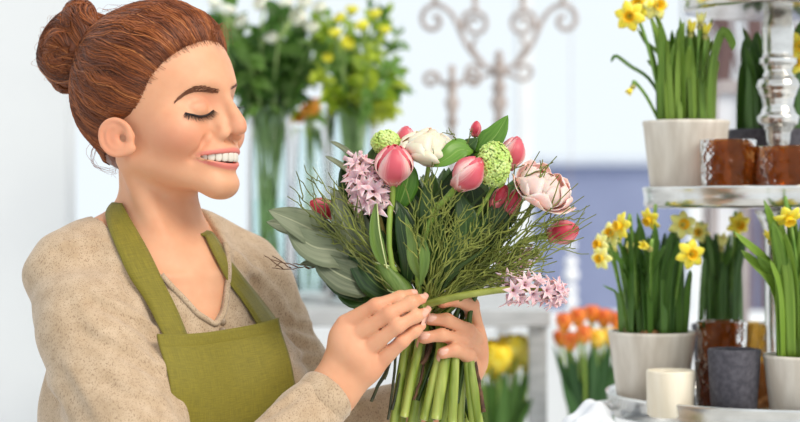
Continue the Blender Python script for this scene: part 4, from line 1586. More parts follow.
for i, (ex, ey) in enumerate(ENDS_L):
    d1 = 1.835 + 0.035 * RNG.random()
    sx, sy = 420 + RNG.normal(0, 5), 300 + RNG.normal(0, 4)
    b = RNG.normal(0, 4)
    twig([(sx, sy, 1.88), (sx + (ex - sx) * 0.45, sy + (ey - sy) * 0.40 + b, 1.850), (sx + (ex - sx) * 0.75, sy + (ey - sy) * 0.70 + b, d1 - 0.006), (ex, ey, d1)], 0.0011, 3, M_TWIGD if RNG.random() < 0.5 else M_TWIG, 0.02)
twig([(345, 262, 1.87), (320, 266, 1.858), (298, 268, 1.85), (272, 269, 1.848)], 0.0009, 4, M_WOOD, 0.022)
twig([(340, 262, 1.87), (318, 258, 1.86), (303, 250, 1.855)], 0.0008, 1, M_WOOD, 0.012)
# sparse curly shoots across the middle
for i, (ex, ey) in enumerate([(447, 196), (436, 205), (430, 178), (455, 214), (470, 205), (425, 210), (480, 222), (462, 232), (445, 230), (490, 210), (415, 200), (472, 240), (455, 190), (485, 236), (440, 218), (410, 225)]):
    sx, sy = 430 + RNG.normal(0, 6), 300
    twig([(sx, sy, 1.87), (sx + (ex - sx) * 0.3 + RNG.normal(0, 3), sy + (ey - sy) * 0.4, 1.848), (sx + (ex - sx) * 0.7 + RNG.normal(0, 5), sy + (ey - sy) * 0.75, 1.836), (ex, ey, 1.834)], 0.0012, 5, M_TWIG, 0.02)
for a in ([(432, 192, 1.85), (432, 172, 1.846), (433, 150, 1.842)], [(457, 142, 1.86), (452, 134, 1.856), (449, 128, 1.856)], [(462, 160, 1.87), (468, 142, 1.868), (472, 128, 1.87)]):
    twig(a, 0.0009, 1, M_TWIGD, 0.01)
# fine dark grassy leaves filling the heart of the bunch
k = 0
for i in range(54):
    ex = 372 + 150 * RNG.random(); ey = 178 + 62 * RNG.random() + 0.12 * abs(ex - 440)
    d1 = 1.862 + 0.06 * RNG.random()
    sx = 426 + RNG.normal(4, 7)
    leaf([(sx, 302, 1.885), (sx + (ex - sx) * 0.3, 302 + (ey - 302) * 0.4, 1.872), (sx + (ex - sx) * 0.7 + RNG.normal(0, 4), 302 + (ey - 302) * 0.78, (d1 + 1.86) / 2), (ex, ey, d1)],
         0.0016 + 0.0016 * RNG.random(), M_GRASS, (RNG.normal(0, 0.4), -1, 0.1), name='grassy_leaf', n=10)

for i in range(26):
    x0 = 410 + 68 * RNG.random(); x1 = 404 + 74 * RNG.random(); d = 1.888 + 0.05 * RNG.random()
    m = MB(); m.tube(spline([P(x0 + (x0 - 440) * 0.6, 268, d - 0.005), P(x0, 300, d), P((x0 + x1) / 2, 345, d), P(x1 * 0.9 + 44, 400 + 20 * RNG.random(), d)], 12), 0.0016 + 0.0014 * RNG.random(), 6)
    m.build('shoot', M_GRASS if i % 3 else M_DARKSTEM, BOUQ)
# ---- cut stems below the hands
STEMS = [  # top column, row, bottom column, row, radius in mm, depth
    (408, 330, 392, 436, 5.6, 1.892), (420, 338, 404, 416, 5.2, 1.884), (424, 344, 410, 440, 6.6, 1.900), (440, 350, 424, 419, 5.4, 1.882), (446, 352, 436, 418, 6.6, 1.878), (452, 360, 440, 440, 5.0, 1.895),
    (455, 356, 452, 424, 5.6, 1.880), (462, 352, 460, 440, 5.2, 1.900), (466, 350, 474, 436, 4.6, 1.890), (470, 362, 480, 430, 5.6, 1.888), (430, 340, 416, 430, 4.6, 1.915), (412, 330, 400, 440, 5.0, 1.915),
    (448, 345, 446, 440, 5.4, 1.920), (436, 340, 428, 440, 5.0, 1.925), (468, 350, 466, 440, 4.8, 1.918)]
for (x0, y0, x1, y1, r, d) in STEMS:
    m = MB()
    a, b = P(x0, y0 - 30, 1.905), P(x1, y1, d)
    mid = P((x0 + x1) / 2, (y0 + y1) / 2, d - 0.002)
    pts = spline([a, P(x0, y0, d + 0.004), mid, b], 14)
    m.tube(pts, r * 0.0009 * (1 + 0.04 * np.sin(np.arange(14))), 10)
    o = m.build('cut_stem', M_STEM2, BOUQ)
    c = MB(); t = unit(pts[-1] - pts[-2]); c.tube(np.array([pts[-1] + t * 0.0001, pts[-1] + t * 0.0008]), r * 0.00078, 10)
    c.build('cut_end', plain('pale cut', rgb(206, 208, 140), 0.5) if 'pale cut' not in bpy.data.materials else bpy.data.materials['pale cut'], o)
WST = [(404, 330, 371, 402, 1.7), (402, 326, 384, 380, 1.5), (408, 336, 392, 410, 1.6), (398, 336, 388, 420, 1.5), (402, 340, 376, 388, 1.3), (434, 342, 422, 364, 2.6), (468, 352, 474, 402, 2.2), (474, 372, 484, 412, 2.6), (446, 360, 434, 420, 1.6), (428, 352, 414, 400, 1.5)]
for i, (x0, y0, x1, y1, r) in enumerate(WST):
    m = MB(); m.tube(spline([P(x0, y0 - 12, 1.90), P((x0 + x1) / 2 + 1, (y0 + y1) / 2 - 2, 1.888), P(x1, y1, 1.884)], 10) + RNG.normal(0, 0.0004, (10, 3)), r * 0.001, 7)
    m.build('woody_stem', M_DARKSTEM if i < 5 else M_WOOD, BOUQ)
# ================================================================== three-tier silver stand and what is on it
def silver():
    k = NT('worn silver')
    nz = k.n('ShaderNodeTexNoise'); nz.inputs['Scale'].default_value = 22; nz.inputs['Detail'].default_value = 4; k.l(k.coords((1, 1, 2.5)), nz.inputs['Vector'])
    k.l(k.ramp(nz.outputs['Fac'], [(0.35, rgb(206, 204, 200)), (0.7, rgb(238, 237, 234))]), k.b.inputs['Base Color'])
    k.set(Metallic=1.0, Roughness=0.22)
    k.bump(nz.outputs['Fac'], 0.12, 0.004)
    return k.m


def ceramic(name, c1, c2, rough=0.55):
    return noisy(name, c1, c2, 26, rough, (3, 3, 0.6), 0.1, 0.001)


M_SILVER = silver()
M_WPOT = ceramic('chalky cream ceramic', rgb(212, 202, 188), rgb(232, 224, 212))
M_CUP = ceramic('ivory wax', rgb(236, 224, 200), rgb(244, 234, 214), 0.5)
M_SLATE = noisy('rough slate grey ceramic', rgb(66, 64, 72), rgb(88, 86, 94), 160, 0.85, bump=0.5, dist=0.001)
M_SOIL = noisy('potting soil', rgb(40, 28, 20), rgb(92, 66, 44), 220, 0.95, bump=0.8, dist=0.004)
M_BULB = noisy('bulb skin', rgb(112, 74, 40), rgb(160, 112, 66), 60, 0.6)
M_DLEAF = leafmat('daffodil leaf', rgb(92, 134, 36), rgb(152, 184, 72), None, 0.42, 0.3)
M_DLEAFD = leafmat('deep daffodil leaf', rgb(50, 92, 32), rgb(104, 146, 58), None, 0.42, 0.25)
M_YEL = uvpetal('yellow tepal', rgb(248, 226, 62), rgb(252, 240, 120), rgb(226, 216, 70), rough=0.5, sss=0.1)
M_PALEY = uvpetal('pale yellow tepal', rgb(246, 238, 136), rgb(250, 246, 186), rgb(226, 226, 120), rough=0.5, sss=0.1)
M_TRUMPET = noisy('orange yellow trumpet', rgb(246, 190, 20), rgb(252, 212, 44), 40, 0.5)
M_DSTEM = noisy('daffodil stem', rgb(96, 138, 48), rgb(136, 170, 76), 60, 0.45)
M_SPATHE = noisy('papery sheath', rgb(150, 150, 74), rgb(186, 176, 108), 60, 0.6)


def amber_glass(name, c, rough=0.12):
    """coloured pressed glass: part lets the view through tinted, part glows from inside, hammered sheen on top"""
    k = NT(name)
    vo = k.n('ShaderNodeTexVoronoi', feature='SMOOTH_F1'); vo.inputs['Scale'].default_value = 95; k.l(k.coords((1, 1, 0.8)), vo.inputs['Vector'])
    bp = k.bump(vo.outputs['Distance'], 1.0, 0.005)
    col = k.ramp(vo.outputs['Distance'], [(0.1, c), (0.75, tuple(x * 0.55 for x in c[:3]) + (1,))])
    k.l(col, k.b.inputs['Base Color']); k.set(Roughness=rough)
    tr = k.n('ShaderNodeBsdfTransparent'); tr.inputs['Color'].default_value = (min(1, c[0] ** 0.35), min(1, c[1] ** 0.35), min(1, c[2] ** 0.30), 1)
    tl = k.n('ShaderNodeBsdfTranslucent'); k.l(col, tl.inputs['Color'])
    gl = k.n('ShaderNodeBsdfGlossy'); gl.inputs['Roughness'].default_value = rough; k.l(bp.outputs['Normal'], gl.inputs['Normal'])
    m1 = k.n('ShaderNodeMixShader'); m1.inputs[0].default_value = 0.4; k.l(k.b.outputs[0], m1.inputs[1]); k.l(tl.outputs[0], m1.inputs[2])
    m2 = k.n('ShaderNodeMixShader'); m2.inputs[0].default_value = 0.74; k.l(m1.outputs[0], m2.inputs[1]); k.l(tr.outputs[0], m2.inputs[2])
    lw = k.n('ShaderNodeLayerWeight'); lw.inputs['Blend'].default_value = 0.22; k.l(bp.outputs['Normal'], lw.inputs['Normal'])
    m3 = k.n('ShaderNodeMixShader'); k.l(lw.outputs['Fresnel'], m3.inputs[0]); k.l(m2.outputs[0], m3.inputs[1]); k.l(gl.outputs[0], m3.inputs[2])
    k.l(m3.outputs[0], k.out.inputs[0])
    return k.m


M_AMBER = amber_glass('amber glass', rgb(182, 106, 30))
M_AMBER2 = amber_glass('red amber glass', rgb(158, 78, 24))
M_GOLD = amber_glass('golden honeycomb glass', rgb(236, 196, 92))
SX, SD = 778, 2.30
AX = P(SX, 211, SD)


def zrow(py, d):
    return CAMZ - (py - 211.0) * d / FPX


STAND = tag(empty('tiered_stand', (AX[0], AX[1], 0.0)), 'tall three-tier silver stand with turned column on the right, holding pots and glasses', 'plant stand')


def tray(R, ztop, h, floor_drop, name='tray'):
    m = MB()
    z0 = ztop - h
    prof = [(0.0, z0), (R * 0.9, z0), (R - 0.004, z0 + 0.001), (R - 0.001, z0 + 0.004), (R - 0.0015, z0 + h * 0.5), (R, ztop - 0.004), (R + 0.001, ztop - 0.0015), (R - 0.001, ztop), (R - 0.004, ztop - 0.001),
            (R - 0.006, ztop - 0.005), (R - 0.006, ztop - floor_drop + 0.004), (R - 0.010, ztop - floor_drop), (0.0, ztop - floor_drop)]
    m.lathe(prof, (AX[0], AX[1], 0), 96)
    return m.build(name, M_SILVER, STAND)


ZM, ZB, ZT = zrow(187, SD), zrow(391, SD), zrow(-8, SD)
RM, RB, RT = 134 * SD / FPX, 171 * SD / FPX, 95 * SD / FPX
tray(RM, ZM, 0.027, 0.012)
TB = tray(RB, ZB, 0.030, 0.018)
tray(RT, ZT, 0.026, 0.010)
FM, FB = ZM - 0.012, ZB - 0.018
col = [(0.024, FM), (0.024, FM + 0.006), (0.014, FM + 0.012), (0.012, zrow(148, SD))]
for py, r in ((140, 12), (133, 12.5), (128, 15), (123, 20), (117, 21), (112, 17), (106, 15), (100, 16), (92, 19), (86, 21.5), (81, 20), (76, 15.5), (71, 13.5), (67, 15), (63, 18.5), (59, 18.5), (57, 16), (54, 15), (30, 15.5), (-5, 16)):
    col.append((r * SD / FPX, zrow(py, SD)))
col = [c for c in col if c[1] < ZT - 0.02]
sm = []
for a, b in zip(col[:-1], col[1:]):
    for t in (0, 0.25, 0.5, 0.75):
        s = t * t * (3 - 2 * t); sm.append((a[0] + (b[0] - a[0]) * s, a[1] + (b[1] - a[1]) * t))
sm.append(col[-1]); sm.append((0.017, ZT - 0.022))
m = MB(); m.lathe([(0, sm[0][1])] + sm + [(0, ZT - 0.022)], (AX[0], AX[1], 0), 48); m.build('column', M_SILVER, STAND)
m = MB(); m.lathe([(0, FB), (0.03, FB), (0.03, FB + 0.006), (0.016, FB + 0.014), (0.017, ZM - 0.06), (0.022, ZM - 0.045), (0.03, ZM - 0.03), (0.0, ZM - 0.0268)], (AX[0], AX[1], 0), 48); m.build('column', M_SILVER, STAND)
m = MB(); m.lathe([(0, 0), (0.19, 0), (0.19, 0.012), (0.12, 0.03), (0.05, 0.06), (0.028, 0.12), (0.024, 0.5), (0.04, 0.56), (0.024, 0.62), (0.024, ZB - 0.1), (0.05, ZB - 0.05), (0.07, ZB - 0.031), (0, ZB - 0.0301)], (AX[0], AX[1], 0), 48)
m.build('pedestal', M_SILVER, STAND)
hx = AX[0] - RB
m = MB(); hp = [(hx + 0.004, AX[1] - 0.02, ZB - 0.018), (hx - 0.016, AX[1] - 0.022, ZB - 0.021), (hx - 0.020, AX[1], ZB - 0.022), (hx - 0.016, AX[1] + 0.022, ZB - 0.021), (hx + 0.004, AX[1] + 0.02, ZB - 0.018)]
m.tube(spline(hp, 24), 0.005, 10); m.build('handle', M_SILVER, STAND)


def pot_mesh(c, rt, rb, z0, z1, mat, parent, name='pot', wall=0.004):
    m = MB()
    prof = [(0, z0), (rb - 0.003, z0), (rb, z0 + 0.003), (rt - 0.0005, z1 - 0.006), (rt + 0.0008, z1 - 0.003), (rt, z1), (rt - wall, z1), (rt - wall - 0.001, z1 - 0.01), (rb - wall, z0 + 0.006), (0, z0 + 0.006)]
    m.lathe(prof, (c[0], c[1], 0), 64)
    return m.build(name, mat, parent)


def daff_flower(p, facing, R, root, mat=M_YEL, parent=None, bud=False, bend=0.03):
    """one daffodil: stem from the pot up to the neck, six tepals and a trumpet"""
    X, Y, Z = frame(facing)
    m = MB()
    neck = p - Z * R * 0.35
    sp = spline([root, root * 0.45 + neck * 0.55 + np.array([0, 0, bend]), neck + np.array([0, 0, 0.4 * bend]) - Z * R * 0.2, neck], 16)
    m.tube(sp, 0.0022, 7)
    st = m.build('daffodil', M_DSTEM, parent)
    b = MB(); b.tube(np.array([neck - Z * R * 0.1, neck + Z * R * 0.12, p]), np.array([0.0028, 0.004, 0.003]), 8); b.build('sheath', M_SPATHE, st)
    m = MB(); t0 = RNG.random() * 2
    for k in range(6):
        a = t0 + k * PI / 3
        O = math.cos(a) * X + math.sin(a) * Y; T = -math.sin(a) * X + math.cos(a) * Y
        g, uv = [], []
        for i in range(7):
            u = i / 6
            w = R * 0.36 * math.sin(PI * min(1, 0.12 + 0.86 * u)) ** 0.75
            fwd = (0.10 if k % 2 else 0.0) + (0.9 * u if bud else 0.22 * math.sin(2.6 * u) - 0.1 * u)
            g.append([p + O * R * (0.06 + u * (0.35 if bud else 0.95)) + T * w * v * (0.6 if bud else 1) + Z * R * (fwd - 0.08 * v * v) for v in (-1, -0.5, 0, 0.5, 1)])
            uv.append([(u, v * 0.7) for v in (-1, -0.5, 0, 0.5, 1)])
        m.grid(np.array(g), uv)
    m.build('tepals', mat, st, thick=0.0005)
    if not bud:
        m = MB(); g = []
        n = 24
        for (h, r) in ((0.0, 0.10), (0.05, 0.2), (0.25, 0.24), (0.45, 0.27), (0.58, 0.33), (0.64, 0.38)):
            g.append([p + Z * R * (h + (0.02 * math.sin(6 * q) if h > 0.5 else 0)) + R * r * (1 + (0.06 * math.sin(9 * q) if h > 0.5 else 0)) * (math.cos(q) * X + math.sin(q) * Y) for q in np.arange(n) * 2 * PI / n])
        m.grid(np.array(g), None, wrap_v=True); m.build('trumpet', M_TRUMPET, st, thick=0.0005)
    return st


def daff_leaves(c, r, z, tips, parent, mat=M_DLEAF, w=0.0052):
    for (tx, ty, td) in tips:
        a = RNG.random() * 2 * PI; q = r * math.sqrt(RNG.random())
        t = P(tx, ty, td)
        root = np.array([c[0] + 0.65 * np.clip(t[0] - c[0], -r, r) + 0.4 * q * math.cos(a), c[1] + q * math.sin(a), z])
        mid = root * 0.5 + t * 0.5 + np.array([0.25 * (root[0] - t[0]), 0, 0.02])
        pts = spline([root, mid, t], 14)
        s = np.linspace(0, 1, 14)
        ww = w * (0.85 + 0.4 * RNG.random()) * np.interp(s, [0, 0.3, 0.8, 0.94, 1], [0.8, 1, 0.9, 0.55, 0.05])
        tw = RNG.normal(0, 0.8)
        g, uv = blade(pts, ww, np.array([tw, -1.0, 0.05]), 0.25, 0.0, 5)
        m = MB(); m.grid(g, uv); m.build('leaf', mat, parent, thick=0.0006)


def soil(c, r, z, parent, n=5):
    m = MB(); g = []
    for i in range(7):
        q = i / 6
        g.append([(c[0] + r * q * math.cos(a), c[1] + r * q * math.sin(a), z + 0.003 * math.sin(5 * a + 9 * q) * (1 - q) + 0.002 * (1 - q)) for a in np.arange(32) * 2 * PI / 32])
    m.grid(np.array(g), None, wrap_v=True); so = m.build('soil', M_SOIL, parent)
    for k in range(n):
        a = RNG.random() * 6.28; q = r * 0.75 * math.sqrt(RNG.random())
        m = MB(); m.ball((c[0] + q * math.cos(a), c[1] + q * math.sin(a), z + 0.004), 0.008, 8, 10, (1, 1, 1.2)); m.build('bulb', M_BULB, so)


def daffodil_pot(px, d, rt, rb, zf, ytop, label, group=None, mat=M_WPOT):
    x = (px - 400) * d / FPX
    z1 = zrow(ytop, d - rt)
    e = tag(empty('potted_daffodils', (x, d, zf)), label, 'potted plant', group)
    c = (x, d)
    pot_mesh(c, rt, rb, zf, z1, mat, e)
    soil(c, rt - 0.0055, z1 - 0.010, e)
    return e, c, z1 - 0.008


# upper left pot
d = 2.29
e, c, zs = daffodil_pot(686, d, 43 * d / FPX, 35 * d / FPX, FM, 119, 'cream pot of daffodils on the middle tier of the silver stand')
tips = [(668 + 46 * RNG.random(), 20 + 40 * RNG.random(), d + RNG.normal(0, 0.025)) for _ in range(44)]
tips += [(637, 28, 2.27), (650, 15, 2.27), (654, 8, 2.28), (662, 24, 2.26), (658, 38, 2.27), (645, 40, 2.3), (680, 18, 2.25), (683, 22, 2.26), (712, 18, 2.28), (706, 30, 2.27), (718, 60, 2.3), (672, 30, 2.3), (700, 24, 2.31), (690, 20, 2.3), (647, 60, 2.29)]
daff_leaves(c, 0.038, zs, tips, e, M_DLEAF, 0.0042)
leafpath = [P(706, 110, 2.28), P(713, 60, 2.27), P(722, 32, 2.265), P(731, 40, 2.262), P(733, 50, 2.262)]
g, uv = blade(spline(leafpath, 16), 0.0062 * np.interp(np.linspace(0, 1, 16), [0, .6, .9, 1], [.7, 1, .8, .1]), np.array([0.2, -1, 0.1]), 0.2)
m = MB(); m.grid(g, uv); m.build('leaf', M_DLEAF, e, thick=0.0006)
g, uv = blade(spline([P(668, 112, 2.3), P(650, 80, 2.29), P(630, 66, 2.285), P(616, 56, 2.285), P(611, 62, 2.285)], 16), 0.0026 * np.interp(np.linspace(0, 1, 16), [0, .6, .9, 1], [.8, 1, .8, .2]), np.array([0.1, -1, 0.3]), 0.2)
m = MB(); m.grid(g, uv); m.build('leaf', M_DLEAFD, e, thick=0.0006)
root = lambda dx: np.array([c[0] + dx, c[1], zs])
daff_flower(P(630, 16, 2.255), (-0.25, -0.9, -0.15), 0.020, root(-0.025), M_YEL, e)
daff_flower(P(655, 5, 2.27), (0.4, -0.8, -0.1), 0.020, root(-0.015), M_PALEY, e)
daff_flower(P(641, 4, 2.27), (-0.5, -0.7, 0.1), 0.018, root(-0.02), M_YEL, e)
daff_flower(P(632, 88, 2.27), (-0.5, -0.4, -0.6), 0.011, root(-0.03), M_YEL, e, True, 0.01)
for px, py in ((691, 32), (706, 34), (700, 24)):
    daff_flower(P(px, py, 2.26), (0.1, -0.2, 1), 0.016, root((px - 690) * 0.001), M_PALEY if px == 700 else M_YEL, e, True, 0.0)
# pot behind the column
d = 2.37
e, c, zs = daffodil_pot(768, d, 42 * d / FPX, 34 * d / FPX, FM, 128, 'slate grey pot of daffodils behind the silver column', mat=M_SLATE)
tips = [(742 + 18 * RNG.random(), 25 + 45 * RNG.random(), d + RNG.normal(0, 0.02)) for _ in range(16)] + [(790 + 16 * RNG.random(), 15 + 50 * RNG.random(), d + RNG.normal(0, 0.02)) for _ in range(16)]
daff_leaves(c, 0.038, zs, tips, e, M_DLEAFD)
daff_flower(P(799, 46, 2.33), (0.1, -0.9, -0.1), 0.020, np.array([c[0] + 0.03, c[1], zs]), M_YEL, e)
daff_flower(P(797, 62, 2.35), (0.3, -0.7, -0.1), 0.017, np.array([c[0] + 0.035, c[1], zs]), M_YEL, e)
# lower left pot
d = 2.275
e, c, zs = daffodil_pot(652, d, 43.5 * d / FPX, 34 * d / FPX, FB, 334, 'cream pot of daffodils at the left of the bottom tier')
tips = [(622 + 62 * RNG.random(), 225 + 45 * RNG.random(), d + RNG.normal(0, 0.025)) for _ in range(50)]
tips += [(603, 285, 2.2), (612, 250, 2.21), (616, 240, 2.22), (637, 213, 2.22), (640, 222, 2.2), (655, 224, 2.2), (672, 232, 2.21), (680, 240, 2.2), (630, 232, 2.2), (665, 245, 2.19), (690, 270, 2.21), (624, 262, 2.2)]
daff_leaves(c, 0.040, zs, tips, e, M_DLEAFD, 0.0044)
for (px, py, dd, fc, R, mt, bud) in [(601, 245, 2.21, (-0.7, -0.5, 0.1), 0.015, M_PALEY, 0), (602, 258, 2.20, (-0.6, -0.7, -0.1), 0.015, M_PALEY, 0), (612, 234, 2.22, (-0.5, -0.7, 0.2), 0.016, M_PALEY, 0), (623, 226, 2.20, (-0.9, -0.4, 0.0), 0.018, M_YEL, 0),
                                     (609, 243, 2.24, (-0.2, -0.8, 0.2), 0.015, M_PALEY, 0), (651, 219, 2.23, (-0.7, -0.5, -0.4), 0.016, M_YEL, 0), (682, 225, 2.24, (0.1, -0.9, 0.1), 0.018, M_PALEY, 0), (690, 254, 2.18, (0.15, -0.95, -0.05), 0.0185, M_YEL, 0), (648, 248, 2.18, (-0.6, -0.5, 0.3), 0.014, M_YEL, 1), (630, 250, 2.23, (-0.1, -0.6, 0.5), 0.013, M_PALEY, 1)]:
    daff_flower(P(px, py, dd), fc, R, np.array([c[0] + (px - 651) * 0.0006, c[1], zs]), mt, e, bool(bud))
# lower right pot
d = 2.14
e, c, zs = daffodil_pot(806, d, 42 * d / FPX, 35 * d / FPX, FB, 358, 'cream pot of daffodils at the right of the bottom tier, partly out of view')
tips = [(772 + 40 * RNG.random(), 208 + 60 * RNG.random(), d + RNG.normal(0, 0.025)) for _ in range(26)]
tips += [(764, 200, 2.11), (768, 205, 2.12), (733, 231, 2.10), (741, 250, 2.12), (757, 255, 2.11), (790, 205, 2.13), (776, 225, 2.11), (785, 232, 2.10), (770, 260, 2.1)]
daff_leaves(c, 0.038, zs, tips, e, M_DLEAF, 0.0062)
daff_flower(P(788, 216, 2.11), (0.1, -0.6, -0.7), 0.018, np.array([c[0], c[1], zs]), M_YEL, e)
daff_flower(P(770, 240, 2.13), (-0.3, -0.3, 0.8), 0.013, np.array([c[0] - 0.01, c[1], zs]), M_YEL, e, True)
# back pot of the bottom tier
d = 2.42
e, c, zs = daffodil_pot(722, d, 30 * d / FPX, 25 * d / FPX, FB, 326, 'dark pot of daffodils behind the amber glasses of the bottom tier', mat=M_SLATE)
tips = [(698 + 48 * RNG.random(), 228 + 30 * RNG.random(), d + RNG.normal(0, 0.02)) for _ in range(30)]
daff_leaves(c, 0.03, zs, tips, e, M_DLEAFD)
daff_flower(P(738, 224, 2.38), (0.2, -0.8, -0.2), 0.017, np.array([c[0] + 0.01, c[1], zs]), M_YEL, e)
daff_flower(P(722, 246, 2.39), (0.0, -0.4, 0.7), 0.018, np.array([c[0], c[1], zs]), M_PALEY, e, True)
daff_flower(P(700, 232, 2.40), (-0.4, -0.8, 0.0), 0.015, np.array([c[0], c[1], zs]), M_PALEY, e)


def votive(px, d, r, zf, h, label, mat, n_around=26, rows=9, amp=0.0005, group='amber glass votives', name='votive_glass', top=1.0):
    x = (px - 400) * d / FPX
    m = MB()
    dm = lambda a, z, rr: amp * np.sin(a * n_around + (round(z / (h / rows)) % 2) * PI / 1.0) * np.sin(z / h * rows * PI) if z > zf * 0 + 0.004 else 0 * a
    N = 40
    prof = [(0, 0), (r * 0.9, 0)] + [(r * (0.94 + 0.06 * t * top), h * t) for t in np.linspace(0.02, 1, N)]
    inner = [(r * (0.94 + 0.06 * t * top) - 0.0035, h * t) for t in np.linspace(1, 0.08, 12)] + [(0, h * 0.08)]
    m.lathe(prof + inner, (x, d, zf), 150, lambda a, z, rr: dm(a, z, rr))
    o = m.build(name, mat)
    return tag(o, label, 'glass', group)


votive(728, 2.215, 28 * 2.215 / FPX, FM, 0.069, 'hammered amber votive glass beside the cream pot on the middle tier', M_AMBER)
votive(791, 2.19, 37 * 2.19 / FPX, FM, 0.060, 'wide hammered amber glass before the silver column', M_AMBER, 34, 8)
zt = FB
v1 = votive(719, 2.255, 24 * 2.255 / FPX, FB, 0.060, 'amber glass behind the slate cup, lower of two stacked', M_AMBER2)
votive(722, 2.255, 25 * 2.255 / FPX, FB + 0.0603, 0.050, 'amber glass stacked on another behind the slate cup', M_AMBER)
votive(752, 2.33, 17 * 2.33 / FPX, FB, 0.104, 'tall golden honeycomb glass behind the slate cup', M_GOLD, 20, 14, 0.0012, 'golden glasses')
votive(765, 2.215, 14 * 2.215 / FPX, FB, 0.062, 'small tan glass between the slate cup and the right cream pot', amber_glass('tan glass', rgb(206, 160, 104), 0.2), 12, 6, 0.0004, 'tan glasses')


def cup(px, d, rt, rb, zf, h, label, mat, cat):
    x = (px - 400) * d / FPX
    m = MB(); prof = [(0, 0), (rb - 0.003, 0), (rb, 0.003), (rt, h - 0.002), (rt - 0.001, h), (rt - 0.004, h), (rt - 0.0055, h - 0.004), (rb - 0.004, 0.008), (0, 0.008)]
    m.lathe(prof, (x, d, zf), 64, lambda a, z, r: 0.0004 * np.sin(7 * a + 40 * z))
    return tag(m.build('cup', mat), label, cat)


cup(734, 2.150, 26.5 * 2.15 / FPX, 22.5 * 2.15 / FPX, FB, 0.0835, 'rough slate grey tapered cup at the front of the bottom tier', M_SLATE, 'cup')
cup(670.5, 2.172, 24.5 * 2.172 / FPX, 23 * 2.172 / FPX, FB, 0.056, 'small ivory cup before the left cream pot', M_CUP, 'cup')
# ================================================================== the shop behind
M_WALL = noisy('white wall paint', rgb(212, 215, 219), rgb(219, 222, 225), 3, 0.7, bump=0.03)
M_FRAME = noisy('white window paint', rgb(228, 232, 236), rgb(240, 242, 244), 5, 0.5, bump=0.02)
M_FLOOR = noisy('pale stone floor', rgb(196, 196, 194), rgb(222, 222, 220), 4, 0.45, bump=0.05)
M_TABLE = noisy('grey white table paint', rgb(172, 173, 174), rgb(190, 191, 192), 14, 0.5, (1, 6, 6), 0.05)
M_GLASS = clear_glass('window glass', (0.985, 0.995, 1.0, 1), 0.03)
M_VASE = clear_glass('vase glass', (0.93, 0.97, 0.97, 1), 0.18)
M_WATER = clear_glass('vase water', (0.92, 0.97, 0.96, 1), 0.06)
M_IRON = noisy('glow washed iron', rgb(150, 136, 130), rgb(186, 172, 166), 40, 0.55, bump=0.2)  # iron's colour paled to imitate the glow that washes it out
BY = 5.6
m = MB(); m.box((-6, -2.5, -0.05), (6, BY, 0.0)); structure(m.build('floor', M_FLOOR, smooth=False))
x65 = (65 - 400) * 3.5 / FPX
m = MB(); m.box((-4.5, 3.5, 0), (x65, 3.62, 3.2)); structure(m.build('wall_left', M_WALL, smooth=False))
# shop window: sill wall, frame, glass
XL, XR = -4.5, 4.5
m = MB(); m.box((XL, BY, 0), (XR, BY + 0.2, 1.095)); structure(m.build('wall_back', M_WALL, smooth=False))
WN = structure(empty('window_1', (0, BY + 0.1, 1.095)))
m = MB(); m.box((XL, BY + 0.04, 3.1), (XR, BY + 0.16, 3.2)); m.box((XL, BY + 0.04, 1.0955), (XR, BY + 0.16, 1.14))
for x in (XL + 0.03, -1.55, 0.392, 0.93, XR - 0.03):
    m.box((x - 0.022, BY + 0.05, 1.14), (x + 0.022, BY + 0.15, 3.1))
structure(m.build('window_frame', M_FRAME, WN, smooth=False, bevel=0.004))
m = MB(); m.box((XL, BY + 0.097, 1.14), (XR, BY + 0.103, 3.1)); structure(m.build('window_pane', M_GLASS, WN, smooth=False))
# outside
m = MB(); m.box((-40, BY + 0.2, -0.12), (40, 60, -0.06)); structure(m.build('pavement', noisy('pavement', rgb(206, 208, 212), rgb(224, 226, 230), 2, 0.8), smooth=False))
M_BLDG = noisy('blue grey render', rgb(128, 136, 168), rgb(146, 154, 184), 1.2, 0.85, bump=0.05)
zt = CAMZ + 46 * 14.0 / FPX
xa = (548 - 400) * 14.0 / FPX
b = tag(empty('building', (xa + 4, 14, -0.06)), 'long low blue grey building across the street', 'building')
m = MB(); m.box((xa, 14, -0.06), (xa + 9, 18, zt)); m.build('wall', M_BLDG, b, smooth=False)
m = MB(); m.box((xa - 0.08, 13.92, zt), (xa + 9.1, 18.1, zt + 0.06)); m.build('roof', noisy('pale coping', rgb(190, 196, 210), rgb(206, 212, 224), 2, 0.8), b, smooth=False)
M_PANE2 = noisy('street window', rgb(108, 116, 146), rgb(124, 132, 160), 1, 0.3, bump=0.0)
for k in range(3):
    x = xa + 1.6 + k * 2.2
    m = MB(); m.box((x, 13.97, 0.3), (x + 1.2, 14.02, 1.35)); m.build('window', M_PANE2, b, smooth=False)
M_BARK = noisy('violet brown bark', rgb(84, 62, 62), rgb(126, 98, 94), 6, 0.9, (1, 1, 0.3), 0.6, 0.03)
